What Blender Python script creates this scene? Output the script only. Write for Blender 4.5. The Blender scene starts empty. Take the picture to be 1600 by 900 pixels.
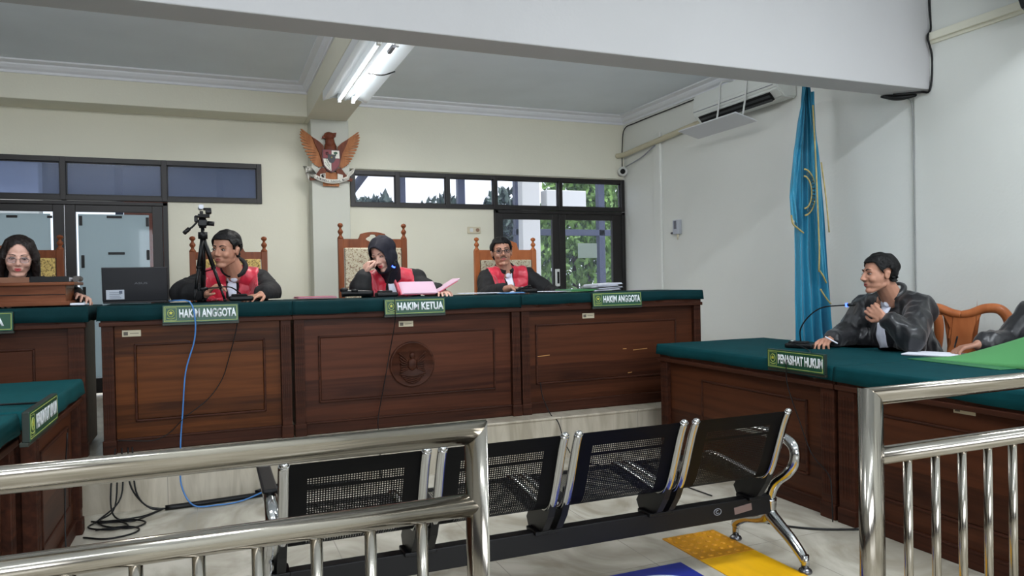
import bpy, bmesh, math, random
import numpy as np
from mathutils import Vector, Matrix, noise, Euler
PI = math.pi
random.seed(7)
sc = bpy.context.scene
COL = sc.collection

# ------------------------------------------------------------------ camera, world, lights, exposure
def make_camera():
    cd = bpy.data.cameras.new('camera'); co = bpy.data.objects.new('camera', cd); COL.objects.link(co)
    yaw, pit, rol = 0.3871702, -0.0097694, -0.0196001
    f = Vector((math.sin(yaw)*math.cos(pit), math.cos(yaw)*math.cos(pit), math.sin(pit)))
    r = Vector((math.cos(yaw), -math.sin(yaw), 0)); u = r.cross(f)
    r2 = r*math.cos(rol)+u*math.sin(rol); u2 = -r*math.sin(rol)+u*math.cos(rol)
    m = Matrix((r2, u2, -f)).transposed().to_4x4(); m.translation = (0, 0, 1.2)
    co.matrix_world = m
    cd.sensor_fit = 'HORIZONTAL'; cd.sensor_width = 36; cd.lens = 36*1148.35/1600
    cd.clip_start = 0.05; cd.clip_end = 200
    sc.camera = co
make_camera()
sc.view_settings.view_transform = 'Standard'
sc.view_settings.look = 'None'
sc.view_settings.gamma = 1
sc.view_settings.use_curve_mapping = False
sc.view_settings.exposure = 0.38
w = bpy.data.worlds.new('world'); sc.world = w; w.use_nodes = True
w.node_tree.nodes['Background'].inputs[0].default_value = (0.88, 0.93, 1.0, 1)
w.node_tree.nodes['Background'].inputs[1].default_value = 1.5

def area(name, loc, rot, sx, sy, power, col=(1, 1, 1)):
    l = bpy.data.lights.new(name, 'AREA'); l.shape = 'RECTANGLE'; l.size = sx; l.size_y = sy
    l.energy = power; l.color = col
    o = bpy.data.objects.new(name, l); COL.objects.link(o); o.location = loc; o.rotation_euler = rot
    return o
COOL = (0.88, 0.94, 1.0)
area('unseen_tube_light_left', (-.9, 1.25, 3.36), (0, 0, 0), 1.6, 0.12, 46, COOL)  # unseen lamp pair, placed from the beam's shadow and spread for even light
area('unseen_tube_light_right', (3.1, 1.25, 3.36), (0, 0, 0), 1.6, 0.12, 50, COOL)
area('beam_back_fill_left', (-1.2, 3.72, 2.9), (math.radians(106), 0, 0), 1.5, 0.12, 15, (.95, .97, 1))  # added fill pair behind the beam to lift the rear half
area('beam_back_fill_right', (2.1, 3.72, 2.9), (math.radians(106), 0, 0), 1.5, 0.12, 18, (.95, .97, 1))
area('added_fill_rear', (-0.9, -1.6, 3.36), (0, 0, 0), 2.4, 0.12, 26, COOL)  # added fill pair at the unseen end of the front ceiling
area('added_fill_rear_right', (2.6, -1.6, 3.36), (0, 0, 0), 2.4, 0.12, 26, COOL)
area('window_daylight', (0.8, -3.9, 1.75), (PI/2, 0, 0), 4.6, 1.5, 120, (0.88, 0.94, 1.0))
area('lamp_tube_light', (1.03, 5.33, 2.675), (0, 0, 0), 0.06, 1.2, 17, (1.0, .98, .94))
s = bpy.data.lights.new('sun', 'SUN'); s.energy = 3.0; s.angle = 0.05; s.color = (1, .96, .88)
so = bpy.data.objects.new('sun', s); COL.objects.link(so); so.rotation_euler = (math.radians(16), math.radians(8), 0)

# ------------------------------------------------------------------ materials
def lin(c):
    return tuple(((v/255)/12.92 if v/255 <= .04045 else ((v/255+.055)/1.055)**2.4) for v in c)
def mat(name, col, rough=.6, metal=0, var=0, scale=(6, 6, 6), bump=0, bscale=40, spec=None, coat=0, sheen=0, emit=None, es=0, lin_in=False):
    m = bpy.data.materials.new(name); m.use_nodes = True; nt = m.node_tree; p = nt.nodes['Principled BSDF']
    c = col if lin_in else lin(col)
    p.inputs['Base Color'].default_value = (*c, 1); p.inputs['Roughness'].default_value = rough
    p.inputs['Metallic'].default_value = metal
    if spec is not None: p.inputs['Specular IOR Level'].default_value = spec
    if coat: p.inputs['Coat Weight'].default_value = coat; p.inputs['Coat Roughness'].default_value = .15
    if sheen: p.inputs['Sheen Weight'].default_value = sheen
    if emit: p.inputs['Emission Color'].default_value = (*lin(emit), 1); p.inputs['Emission Strength'].default_value = es
    if var or bump:
        tc = nt.nodes.new('ShaderNodeTexCoord'); mp = nt.nodes.new('ShaderNodeMapping'); mp.inputs['Scale'].default_value = scale
        nt.links.new(tc.outputs['Object'], mp.inputs['Vector'])
    if var:
        n = nt.nodes.new('ShaderNodeTexNoise'); n.inputs['Scale'].default_value = 1; n.inputs['Detail'].default_value = 5
        nt.links.new(mp.outputs[0], n.inputs['Vector'])
        cr = nt.nodes.new('ShaderNodeValToRGB'); cr.color_ramp.elements[0].position = .3; cr.color_ramp.elements[1].position = .7
        cr.color_ramp.elements[0].color = (*[v*(1-var) for v in c], 1); cr.color_ramp.elements[1].color = (*[min(1, v*(1+var)) for v in c], 1)
        nt.links.new(n.outputs[0], cr.inputs[0]); nt.links.new(cr.outputs[0], p.inputs['Base Color'])
    if bump:
        n2 = nt.nodes.new('ShaderNodeTexNoise'); n2.inputs['Scale'].default_value = bscale; n2.inputs['Detail'].default_value = 3
        nt.links.new(tc.outputs['Object'], n2.inputs['Vector'])
        b = nt.nodes.new('ShaderNodeBump'); b.inputs['Strength'].default_value = bump; b.inputs['Distance'].default_value = .01
        nt.links.new(n2.outputs[0], b.inputs['Height']); nt.links.new(b.outputs[0], p.inputs['Normal'])
    return m
def wood(name, dark, light, scale=(1.2, 30, 30), rough=.5, plank=0, coat=0):
    m = mat(name, dark, rough, coat=coat, spec=.15); nt = m.node_tree; p = nt.nodes['Principled BSDF']
    tc = nt.nodes.new('ShaderNodeTexCoord'); mp = nt.nodes.new('ShaderNodeMapping'); mp.inputs['Scale'].default_value = scale
    nt.links.new(tc.outputs['Object'], mp.inputs['Vector'])
    n = nt.nodes.new('ShaderNodeTexNoise'); n.inputs['Scale'].default_value = 1; n.inputs['Detail'].default_value = 7; n.inputs['Distortion'].default_value = .6
    nt.links.new(mp.outputs[0], n.inputs['Vector'])
    cr = nt.nodes.new('ShaderNodeValToRGB'); e = cr.color_ramp.elements
    e[0].position = .28; e[1].position = .75; e[0].color = (*lin(dark), 1); e[1].color = (*lin(light), 1)
    src = n.outputs[0]
    if plank:
        sep = nt.nodes.new('ShaderNodeSeparateXYZ'); nt.links.new(tc.outputs['Object'], sep.inputs[0])
        mu = nt.nodes.new('ShaderNodeMath'); mu.operation = 'MULTIPLY'; mu.inputs[1].default_value = plank; nt.links.new(sep.outputs[2], mu.inputs[0])
        fl = nt.nodes.new('ShaderNodeMath'); fl.operation = 'FLOOR'; nt.links.new(mu.outputs[0], fl.inputs[0])
        wn = nt.nodes.new('ShaderNodeTexWhiteNoise'); wn.noise_dimensions = '1D'; nt.links.new(fl.outputs[0], wn.inputs['W'])
        ma = nt.nodes.new('ShaderNodeMath'); ma.operation = 'MULTIPLY_ADD'; ma.inputs[1].default_value = .34; ma.inputs[2].default_value = -.12
        nt.links.new(wn.outputs[0], ma.inputs[0])
        ad = nt.nodes.new('ShaderNodeMath'); ad.operation = 'ADD'; nt.links.new(ma.outputs[0], ad.inputs[0]); nt.links.new(n.outputs[0], ad.inputs[1])
        src = ad.outputs[0]
    nt.links.new(src, cr.inputs[0]); nt.links.new(cr.outputs[0], p.inputs['Base Color'])
    b = nt.nodes.new('ShaderNodeBump'); b.inputs['Strength'].default_value = .15; b.inputs['Distance'].default_value = .004
    nt.links.new(n.outputs[0], b.inputs['Height']); nt.links.new(b.outputs[0], p.inputs['Normal'])
    return m
def marble(name, base, vein, tile=.6, off=(0, 0, 0), stretch=(1, 1, 1), rough=.22, axes='XY'):
    m = mat(name, base, rough); nt = m.node_tree; p = nt.nodes['Principled BSDF']; L = nt.links
    tc = nt.nodes.new('ShaderNodeTexCoord'); mp = nt.nodes.new('ShaderNodeMapping'); mp.inputs['Scale'].default_value = stretch
    mp.inputs['Rotation'].default_value = (0, 0, .5)
    L.new(tc.outputs['Object'], mp.inputs[0])
    n = nt.nodes.new('ShaderNodeTexNoise'); n.inputs['Scale'].default_value = 2.6; n.inputs['Detail'].default_value = 8; n.inputs['Distortion'].default_value = 1.6
    L.new(mp.outputs[0], n.inputs[0])
    cr = nt.nodes.new('ShaderNodeValToRGB'); e = cr.color_ramp.elements
    e[0].position = .35; e[1].position = .62; e[0].color = (*lin(vein), 1); e[1].color = (*lin(base), 1)
    L.new(n.outputs[0], cr.inputs[0])
    sep = nt.nodes.new('ShaderNodeSeparateXYZ'); L.new(tc.outputs['Object'], sep.inputs[0])
    prev = None
    for a in axes:
        k = 'XYZ'.index(a)
        ad = nt.nodes.new('ShaderNodeMath'); ad.operation = 'ADD'; ad.inputs[1].default_value = off[k]; L.new(sep.outputs[k], ad.inputs[0])
        dv = nt.nodes.new('ShaderNodeMath'); dv.operation = 'DIVIDE'; dv.inputs[1].default_value = tile; L.new(ad.outputs[0], dv.inputs[0])
        fr = nt.nodes.new('ShaderNodeMath'); fr.operation = 'FRACT'; L.new(dv.outputs[0], fr.inputs[0])
        sb = nt.nodes.new('ShaderNodeMath'); sb.operation = 'SUBTRACT'; sb.inputs[1].default_value = .5; L.new(fr.outputs[0], sb.inputs[0])
        ab = nt.nodes.new('ShaderNodeMath'); ab.operation = 'ABSOLUTE'; L.new(sb.outputs[0], ab.inputs[0])
        gt = nt.nodes.new('ShaderNodeMath'); gt.operation = 'GREATER_THAN'; gt.inputs[1].default_value = .4965; L.new(ab.outputs[0], gt.inputs[0])
        if prev is None: prev = gt
        else:
            mx = nt.nodes.new('ShaderNodeMath'); mx.operation = 'MAXIMUM'; L.new(prev.outputs[0], mx.inputs[0]); L.new(gt.outputs[0], mx.inputs[1]); prev = mx
    mix = nt.nodes.new('ShaderNodeMix'); mix.data_type = 'RGBA'; L.new(prev.outputs[0], mix.inputs['Factor'])
    L.new(cr.outputs[0], mix.inputs['A']); mix.inputs['B'].default_value = (*lin(tuple(int(v*.78) for v in base)), 1)
    L.new(mix.outputs['Result'], p.inputs['Base Color'])
    return m
def pane_mat(name, tint, refl=.12, haze=0, hazecol=(1, 1, 1)):
    m = bpy.data.materials.new(name); m.use_nodes = True; nt = m.node_tree; nt.nodes.clear(); L = nt.links
    out = nt.nodes.new('ShaderNodeOutputMaterial'); tr = nt.nodes.new('ShaderNodeBsdfTransparent'); tr.inputs[0].default_value = (*lin(tint), 1)
    gl = nt.nodes.new('ShaderNodeBsdfGlossy'); gl.inputs['Roughness'].default_value = .03
    mx = nt.nodes.new('ShaderNodeMixShader'); mx.inputs[0].default_value = refl
    last = tr.outputs[0]
    if haze:
        df = nt.nodes.new('ShaderNodeBsdfDiffuse'); df.inputs[0].default_value = (*lin(hazecol), 1)
        tl = nt.nodes.new('ShaderNodeBsdfTranslucent'); tl.inputs[0].default_value = (*lin(hazecol), 1)
        m0 = nt.nodes.new('ShaderNodeMixShader'); m0.inputs[0].default_value = .6; L.new(df.outputs[0], m0.inputs[1]); L.new(tl.outputs[0], m0.inputs[2])
        m1 = nt.nodes.new('ShaderNodeMixShader'); m1.inputs[0].default_value = haze
        L.new(last, m1.inputs[1]); L.new(m0.outputs[0], m1.inputs[2]); last = m1.outputs[0]
    L.new(last, mx.inputs[1]); L.new(gl.outputs[0], mx.inputs[2]); L.new(mx.outputs[0], out.inputs[0])
    return m
def mesh_mat(name, col, pitch=.0082):
    m = mat(name, col, .5, 0, spec=.35); nt = m.node_tree; p = nt.nodes['Principled BSDF']; L = nt.links
    tc = nt.nodes.new('ShaderNodeTexCoord'); sep = nt.nodes.new('ShaderNodeSeparateXYZ'); L.new(tc.outputs['UV'], sep.inputs[0])
    def M(op, a, b=None):
        n = nt.nodes.new('ShaderNodeMath'); n.operation = op
        for i, v in enumerate((a, b)):
            if v is None: continue
            if isinstance(v, (int, float)): n.inputs[i].default_value = v
            else: L.new(v, n.inputs[i])
        return n.outputs[0]
    a = M('SUBTRACT', M('FRACT', M('DIVIDE', sep.outputs[0], pitch)), .5)
    b = M('SUBTRACT', M('FRACT', M('DIVIDE', sep.outputs[1], pitch)), .5)
    r2 = M('ADD', M('MULTIPLY', a, a), M('MULTIPLY', b, b))
    hole = M('LESS_THAN', r2, .085)
    inx = M('LESS_THAN', M('ABSOLUTE', M('SUBTRACT', sep.outputs[0], .215)), .15)
    v = sep.outputs[1]
    iny = M('MULTIPLY', M('GREATER_THAN', v, .06), M('LESS_THAN', v, .72))
    gap = M('GREATER_THAN', M('ABSOLUTE', M('SUBTRACT', v, .095)), .007)
    al = M('SUBTRACT', 1.0, M('MULTIPLY', M('MULTIPLY', hole, inx), M('MULTIPLY', iny, gap)))
    L.new(al, p.inputs['Alpha'])
    return m

PAINT = mat('cream_wall_paint', (230, 228, 211), .75, var=.025, scale=(1.2, 1.2, 1.2), bump=.08, bscale=60)
PAINT_W = mat('white_wall_paint', (184, 183, 184), .7, var=.02, scale=(1.5, 1.5, 1.5), bump=.06, bscale=50)
PAINT_R = mat('pale_wall_paint', (228, 230, 225), .7, var=.025, scale=(.9, .9, .9), bump=.08, bscale=50)
CEIL = mat('ceiling_paint', (232, 240, 248), .8, var=.03, scale=(2, 2, 2), bump=.06, bscale=30)
CROWN = mat('white_plaster', (232, 235, 240), .6)
FLOOR = marble('floor_marble_tile', (204, 198, 184), (160, 153, 137), .6, (.1, .23, 0), (1, .7, 1))
DAISF = marble('dais_marble_tile', (196, 187, 170), (168, 158, 140), .6, (.25, 0, 0), (3.5, 1, .5), .3, 'X')
DARKF = mat('dark_brown_frame', (22, 18, 18), .45, var=.1)
W_DESK = wood('dark_teak_wood', (42, 22, 15), (78, 43, 29), plank=0)
W_PANEL = wood('teak_panel_wood', (56, 28, 11), (98, 54, 24), (1.5, 22, 26), .42, plank=7.5)
W_PANEL2 = wood('red_teak_panel_wood', (50, 25, 16), (84, 46, 30), (1.3, 22, 26), .42, plank=6)
W_PANEL3 = wood('dark_teak_panel_wood', (46, 24, 16), (80, 44, 27), (1.3, 22, 26), .42, plank=6)
W_CHAIR = wood('chair_teak_wood', (92, 48, 28), (134, 76, 46), (20, 20, 3), .45, coat=.05)
W_CHAIR2 = wood('orange_teak_wood', (150, 82, 44), (182, 108, 64), (14, 14, 3), .4, coat=.15)
W_BOX = wood('box_wood', (92, 50, 30), (130, 78, 52), (3, 25, 25), .4)
CLOTH = mat('green_tablecloth', (7, 60, 65), .8, var=.1, scale=(9, 9, 9), bump=.12, bscale=220, spec=.1)
CLOTH2 = mat('green_tablecloth_glossy', (2, 44, 48), .75, var=.1, scale=(9, 9, 9), bump=.12, bscale=220, spec=.15)
STEEL = mat('stainless_steel', (168, 162, 152), .17, 1.0)
CHROME = mat('chrome', (190, 190, 190), .13, 1.0)
BLACKM = mat('black_metal', (15, 14, 16), .5, 0, spec=.3)
BLACKP = mat('black_plastic', (13, 13, 15), .4, spec=.3)
RUBBER = mat('black_rubber', (20, 20, 22), .6)
BLUEC = mat('blue_cable_plastic', (70, 125, 190), .5)
WHITEP = mat('white_plastic', (222, 224, 222), .4)
CREAMP = mat('cream_plastic', (214, 205, 180), .5)
PAPER = mat('white_paper', (228, 230, 240), .8, var=.02)
PINKP = mat('pink_paper', (206, 172, 190), .8)
PINKD = mat('pink_folder_card', (196, 82, 100), .7)
GREENP = mat('green_folder_card', (84, 152, 92), .65)
GREYP = mat('grey_paper', (150, 152, 160), .7)
BLUEP = mat('light_blue_paper', (110, 170, 225), .7)
PLATE = mat('plate_green', (20, 74, 52), .4)
GOLD = mat('gold_yellow_line', (158, 172, 88), .5)
LETTER = mat('white_lettering', (232, 236, 240), .5)
SKIN = mat('skin_tan', (188, 136, 112), .55, var=.05, scale=(20, 20, 20))
SKIN_F = mat('skin_fair', (214, 168, 150), .5, var=.04, scale=(20, 20, 20))
SKIN_D = mat('skin_brown', (172, 124, 102), .55, var=.05, scale=(20, 20, 20))
HAIR = mat('black_hair', (11, 10, 11), .55, spec=.25, var=.3, scale=(60, 60, 8), bump=.4, bscale=90)
HAIR_B = mat('dark_brown_hair', (24, 15, 13), .5, spec=.3, var=.3, scale=(80, 80, 6), bump=.4, bscale=90)
ROBE = mat('black_robe_cloth', (13, 12, 15), .8, var=.15, scale=(14, 14, 5), bump=.25, bscale=22)
SATIN_B = mat('black_satin', (21, 21, 25), .36, var=.15, scale=(14, 14, 5), bump=.5, bscale=14, sheen=.2)
RED = mat('red_satin', (196, 34, 58), .38, var=.12, scale=(18, 18, 5), bump=.4, bscale=26, sheen=.3)
HIJAB = mat('navy_hijab_cloth', (27, 27, 38), .75, var=.1, scale=(20, 20, 6), bump=.2, bscale=40, spec=.3)
BIB = mat('white_bib_cloth', (218, 220, 234), .75, var=.03, scale=(40, 40, 3), bump=.2, bscale=50)
EYEW = mat('eye_white', (178, 168, 162), .3)
EYED = mat('eye_dark', (18, 12, 10), .2)
BROW = mat('eyebrow_hair', (24, 18, 17), .7)
LIP = mat('lips', (160, 78, 76), .5)
LIPR = mat('red_lips', (190, 60, 70), .4)
GLASSFR = mat('glasses_metal', (170, 165, 165), .25, .9)
GLASSFD = mat('glasses_dark_frame', (28, 24, 24), .3)
TEAL = mat('teal_satin_flag', (34, 136, 170), .42, var=.12, scale=(8, 8, 2), bump=.2, bscale=20, sheen=.3)
CLOTH3 = mat('teal_tablecloth', (8, 74, 78), .75, var=.1, scale=(9, 9, 9), bump=.12, bscale=220, spec=.15)
FRINGE = mat('gold_fringe', (176, 158, 98), .6, var=.2, scale=(90, 90, 40))
YELLOW = mat('yellow_tactile_tile', (206, 142, 16), .5, var=.06, scale=(9, 9, 9))
BLUEF = mat('blue_floor_sticker', (28, 44, 140), .35)
PANE = pane_mat('clear_window_glass', (246, 248, 252), .04, .03, (200, 215, 255))
PANE_D = pane_mat('bluish_dark_glass', (190, 200, 225), .12, .26, (168, 180, 200))
FILM = pane_mat('frosted_film', (200, 205, 203), .0, .96, (226, 232, 230))
MESH = mesh_mat('black_perforated_steel', (17, 17, 22))
CAVITY = mat('dark_recess', (8, 8, 8), .8)

# ------------------------------------------------------------------ geometry helpers
def BM(): return bmesh.new()
def _tm(geom_verts, M):
    if M is not None:
        for v in geom_verts: v.co = M @ v.co
def box(bm, x0, x1, y0, y1, z0, z1, bev=0, M=None, seg=2):
    t = bmesh.new(); bmesh.ops.create_cube(t, size=1)
    for v in t.verts: v.co = Vector(((x0+x1)/2+v.co.x*(x1-x0), (y0+y1)/2+v.co.y*(y1-y0), (z0+z1)/2+v.co.z*(z1-z0)))
    if bev: bmesh.ops.bevel(t, geom=t.edges[:], offset=bev, segments=seg, affect='EDGES', profile=.5)
    _merge(bm, t, M)
def _merge(bm, t, M=None):
    mp = {}
    for v in t.verts: mp[v] = bm.verts.new(M @ v.co if M is not None else v.co)
    for f in t.faces:
        try: nf = bm.faces.new([mp[v] for v in f.verts]); nf.smooth = f.smooth; nf.material_index = f.material_index
        except ValueError: pass
    t.free()
def frame_of(d):
    d = d.normalized(); a = Vector((0, 0, 1)) if abs(d.z) < .95 else Vector((1, 0, 0))
    x = a.cross(d).normalized(); y = d.cross(x); return x, y
def spl(pts, n=6):
    P = [Vector(p) for p in pts]
    if len(P) < 3: return P
    P = [P[0]*2-P[1]]+P+[P[-1]*2-P[-2]]; out = []
    for i in range(1, len(P)-2):
        for k in range(n):
            t = k/n; a, b, c, d = P[i-1], P[i], P[i+1], P[i+2]
            out.append(.5*((2*b)+(c-a)*t+(2*a-5*b+4*c-d)*t*t+(3*b-a-3*c+d)*t**3))
    out.append(P[-2]); return out
def tube(bm, pts, r, seg=10, n=6, smooth=True, caps=True, M=None, flat=None):
    P = spl(pts, n) if smooth else [Vector(p) for p in pts]
    m = len(P); rr = r if callable(r) else (lambda t: r)
    rings = []; x = None
    for i, p in enumerate(P):
        d = (P[min(i+1, m-1)]-P[max(i-1, 0)])
        if d.length < 1e-9: d = Vector((0, 0, 1))
        d.normalize()
        if x is None: x, y = frame_of(d)
        else:
            x = (x-d*x.dot(d)); x.normalize(); y = d.cross(x)
        ra = rr(i/(m-1)); ring = []
        for k in range(seg):
            a = 2*PI*k/seg
            q = p+(x*math.cos(a)*(flat or 1)+y*math.sin(a))*ra
            ring.append(bm.verts.new(M @ q if M is not None else q))
        rings.append(ring)
    for i in range(m-1):
        for k in range(seg):
            f = bm.faces.new((rings[i][k], rings[i][(k+1) % seg], rings[i+1][(k+1) % seg], rings[i+1][k])); f.smooth = True
    if caps:
        bm.faces.new(rings[0][::-1]); bm.faces.new(rings[-1])
def cyl(bm, a, b, r, r2=None, seg=16, M=None):
    r2 = r if r2 is None else r2
    tube(bm, [a, b], (lambda t: r+(r2-r)*t), seg, smooth=False, M=M)
def lathe(bm, prof, c, seg=20, M=None):
    rings = []
    for (r, z) in prof:
        ring = []
        for k in range(seg):
            a = 2*PI*k/seg; q = Vector((c[0]+r*math.cos(a), c[1]+r*math.sin(a), c[2]+z)); ring.append(bm.verts.new(M @ q if M is not None else q))
        rings.append(ring)
    for i in range(len(rings)-1):
        for k in range(seg):
            f = bm.faces.new((rings[i][k], rings[i][(k+1) % seg], rings[i+1][(k+1) % seg], rings[i+1][k])); f.smooth = True
    bm.faces.new(rings[0][::-1]); bm.faces.new(rings[-1])
def sph(bm, c, r, M=None, sub=2, rot=None):
    t = bmesh.new(); bmesh.ops.create_icosphere(t, subdivisions=sub, radius=1)
    r = (r, r, r) if isinstance(r, (int, float)) else r
    for v in t.verts:
        q = Vector((v.co.x*r[0], v.co.y*r[1], v.co.z*r[2]))
        if rot is not None: q = rot @ q
        v.co = q+Vector(c)
    for f in t.faces: f.smooth = True
    _merge(bm, t, M)
def prism(bm, poly, M, t):
    """poly in local XZ, thickness along local +Y from 0 to t"""
    a = [bm.verts.new(M @ Vector((x, 0, z))) for x, z in poly]; b = [bm.verts.new(M @ Vector((x, t, z))) for x, z in poly]
    n = len(poly)
    f1 = bm.faces.new(a); f2 = bm.faces.new(b[::-1])
    for i in range(n): bm.faces.new((a[i], b[i], b[(i+1) % n], a[(i+1) % n]))
    bmesh.ops.triangulate(bm, faces=[f1, f2])
def surf(bm, fn, nu, nv, thick=0):
    g = [[bm.verts.new(fn(i/nu, j/nv)) for j in range(nv+1)] for i in range(nu+1)]
    for i in range(nu):
        for j in range(nv):
            f = bm.faces.new((g[i][j], g[i+1][j], g[i+1][j+1], g[i][j+1])); f.smooth = True
    if thick: bmesh.ops.recalc_face_normals(bm, faces=bm.faces[:]); bmesh.ops.solidify(bm, geom=bm.faces[:], thickness=thick)
T = Matrix.Translation
def Rz(a): return Matrix.Rotation(a, 4, 'Z')
def Rx(a): return Matrix.Rotation(a, 4, 'X')
def Ry(a): return Matrix.Rotation(a, 4, 'Y')

ROOT = {}
def tag(o, label=None, cat=None, group=None, kind=None):
    if label: o['label'] = label
    if cat: o['category'] = cat
    if group: o['group'] = group
    if kind: o['kind'] = kind
    return o
def thing(name, label, cat, loc=(0, 0, 0), rz=0, group=None):
    o = bpy.data.objects.new(name, None); COL.objects.link(o); o.location = loc; o.rotation_euler = (0, 0, rz); o.empty_display_size = .1
    ROOT[o.name] = (T(Vector(loc)) @ Rz(rz)).inverted()
    return tag(o, label, cat, group)
def rootof(o):
    while o.parent: o = o.parent
    return o
def finish(name, me, m, parent, local):
    mats = m if isinstance(m, (list, tuple)) else [m]
    if parent is not None:
        if not local: me.transform(ROOT[rootof(parent).name])
        o = bpy.data.objects.new(name, me); COL.objects.link(o); o.parent = parent
    else:
        n = len(me.vertices); a = np.empty(n*3); me.vertices.foreach_get('co', a); a = a.reshape(-1, 3)
        c = Vector(((a[:, 0].min()+a[:, 0].max())/2, (a[:, 1].min()+a[:, 1].max())/2, a[:, 2].min()))
        me.transform(T(-c)); o = bpy.data.objects.new(name, me); COL.objects.link(o); o.location = c
        ROOT[o.name] = T(-c)
    me.materials.clear()
    for x in mats: me.materials.append(x)
    return o
def obj(name, bm, m, parent=None, local=False, label=None, smooth=None):
    bmesh.ops.recalc_face_normals(bm, faces=bm.faces[:])
    if smooth is not None:
        for f in bm.faces: f.smooth = smooth
    me = bpy.data.meshes.new(name); bm.to_mesh(me); bm.free()
    o = finish(name, me, m, parent, local)
    if label: o['label'] = label
    return o
def struct(name, bm, m, parent=None, **k):
    o = obj(name, bm, m, parent, **k)
    if parent is None: o['kind'] = 'structure'
    return o
def text(name, s, w, h, M, m, parent=None, local=False, bold=.012, ext=.001, label=None):
    cu = bpy.data.curves.new(name, 'FONT'); cu.body = s; cu.size = 1; cu.offset = bold; cu.extrude = 0
    o = bpy.data.objects.new('t', cu); COL.objects.link(o)
    dg = bpy.context.evaluated_depsgraph_get(); me = bpy.data.meshes.new_from_object(o.evaluated_get(dg))
    bpy.data.objects.remove(o)
    a = np.array([v.co[:] for v in me.vertices]); lo = a.min(0); hi = a.max(0)
    S = Matrix.Diagonal((w/(hi[0]-lo[0]), h/(hi[1]-lo[1]), 1, 1)) @ T((-(lo[0]+hi[0])/2, -(lo[1]+hi[1])/2, 0))
    me.transform(M @ Rx(PI/2) @ S)
    bm = BM(); bm.from_mesh(me); bpy.data.meshes.remove(me)
    if ext:
        r = bmesh.ops.extrude_face_region(bm, geom=bm.faces[:])
        d = (M.to_3x3() @ Vector((0, -1, 0)))*ext
        for v in r['geom']:
            if isinstance(v, bmesh.types.BMVert): v.co += d
    return obj(name, bm, m, parent, local, label)

# ================================================================== THE ROOM
XL, XR, YF, YB = -3.2, 4.4, -4.0, 7.32
PAINT_F = mat('grey_beige_paint', (150, 147, 140), .7)
PANE_L = pane_mat('door_window_glass', (235, 240, 245), .012)
b = BM(); box(b, XL, XR, YF, YB, -.1, 0); struct('floor', b, FLOOR)
b = BM(); box(b, XL, XR, 4.45, YB, 0, .275); box(b, XL, XR, 4.44, 4.62, .268, .282, .003); struct('dais', b, DAISF)
b = BM()
box(b, XL, XR, YB, YB+.15, 2.34, 3.15); box(b, .45, 1.28, YB, YB+.15, 0, 2.34); box(b, XL, -2.5, YB, YB+.15, 0, 2.34)
box(b, -.356, .45, YB, YB+.15, 0, 1.972); box(b, 1.28, 2.79, YB, YB+.15, 0, 1.962)
struct('wall_back', b, PAINT)
b = BM(); box(b, XR, XR+.15, YF, YB+.15, -.1, 3.5); struct('wall_right', b, PAINT_R)
b = BM(); box(b, XR-.014, XR, 2.35, 3.55, 0, 3.4, .003); struct('trim_1', b, PAINT_R)
b = BM(); box(b, XL-.15, XL, YF, YB+.15, -.1, 3.5); struct('wall_left', b, PAINT_F)
b = BM(); box(b, XL, XR, YF-.15, YF, 0, .95); box(b, XL, XR, YF-.15, YF, 2.55, 3.5); box(b, XL, -1.7, YF-.15, YF, .95, 2.55); box(b, 3.3, XR, YF-.15, YF, .95, 2.55)
struct('wall_front', b, PAINT_F)
b = BM(); box(b, XL, XR, YF, YF+.05, 0, .95); box(b, XL, XL+.05, YF, 2.4, 0, 1.0); struct('added_reflection_band', b, mat('added_band_dark', (30, 26, 34), .6))  # added unseen dark band, put in for the steel rails to mirror
b = BM(); box(b, XL, XR, 3.64, YB, 3.05, 3.15); struct('ceiling', b, CEIL)
b = BM(); box(b, XL, XR, YF, 3.43, 3.4, 3.5); struct('ceiling', b, CEIL)
b = BM(); box(b, XL, XR, 3.43, 3.64, 2.4, 3.5, .006); struct('ceiling_beam', b, PAINT_W)
b = BM(); box(b, .85, 1.22, 3.64, YB, 2.75, 3.06, .006); struct('ceiling_beam', b, PAINT)
b = BM(); box(b, XL, .85, 7.0, YB, 2.75, 3.06, .006); struct('ceiling_beam', b, PAINT)
b = BM(); box(b, .885, 1.235, 7.08, YB, .27, 2.76, .006); struct('column', b, mat('column_paint', (204, 206, 196), .75))
def crown(name, p, q, n, z=3.05, s=1.0):
    prof = [(0, 0), (0, -.095), (.014, -.095), (.014, -.075), (.035, -.06), (.05, -.038), (.05, -.026), (.078, -.018), (.095, -.012), (.095, 0)]
    b = BM(); P = Vector((p[0], p[1], z)); Q = Vector((q[0], q[1], z)); N = Vector((n[0], n[1], 0))
    A = [b.verts.new(P+N*a*s+Vector((0, 0, c*s))) for a, c in prof]; Bv = [b.verts.new(Q+N*a*s+Vector((0, 0, c*s))) for a, c in prof]
    k = len(prof)
    for i in range(k): b.faces.new((A[i], Bv[i], Bv[(i+1) % k], A[(i+1) % k]))
    b.faces.new(A[::-1]); b.faces.new(Bv)
    struct(name, b, CROWN)
crown('trim_2', (1.22, YB), (XR, YB), (0, -1)); crown('trim_3', (XR, 3.64), (XR, YB), (-1, 0))
crown('trim_4', (XL, 7.0), (.85, 7.0), (0, -1)); crown('trim_5', (.85, 3.64), (.85, 7.0), (-1, 0), s=.9)
crown('trim_6', (1.22, 3.64), (1.22, YB), (1, 0), s=.6)
b = BM(); box(b, XR-.05, XR-.001, 2.3, 3.42, 2.71, 2.76, .004); box(b, XR-.028, XR-.001, 2.3, 3.42, 2.69, 2.712, .003); struct('trim_7', b, PAINT)
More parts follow.
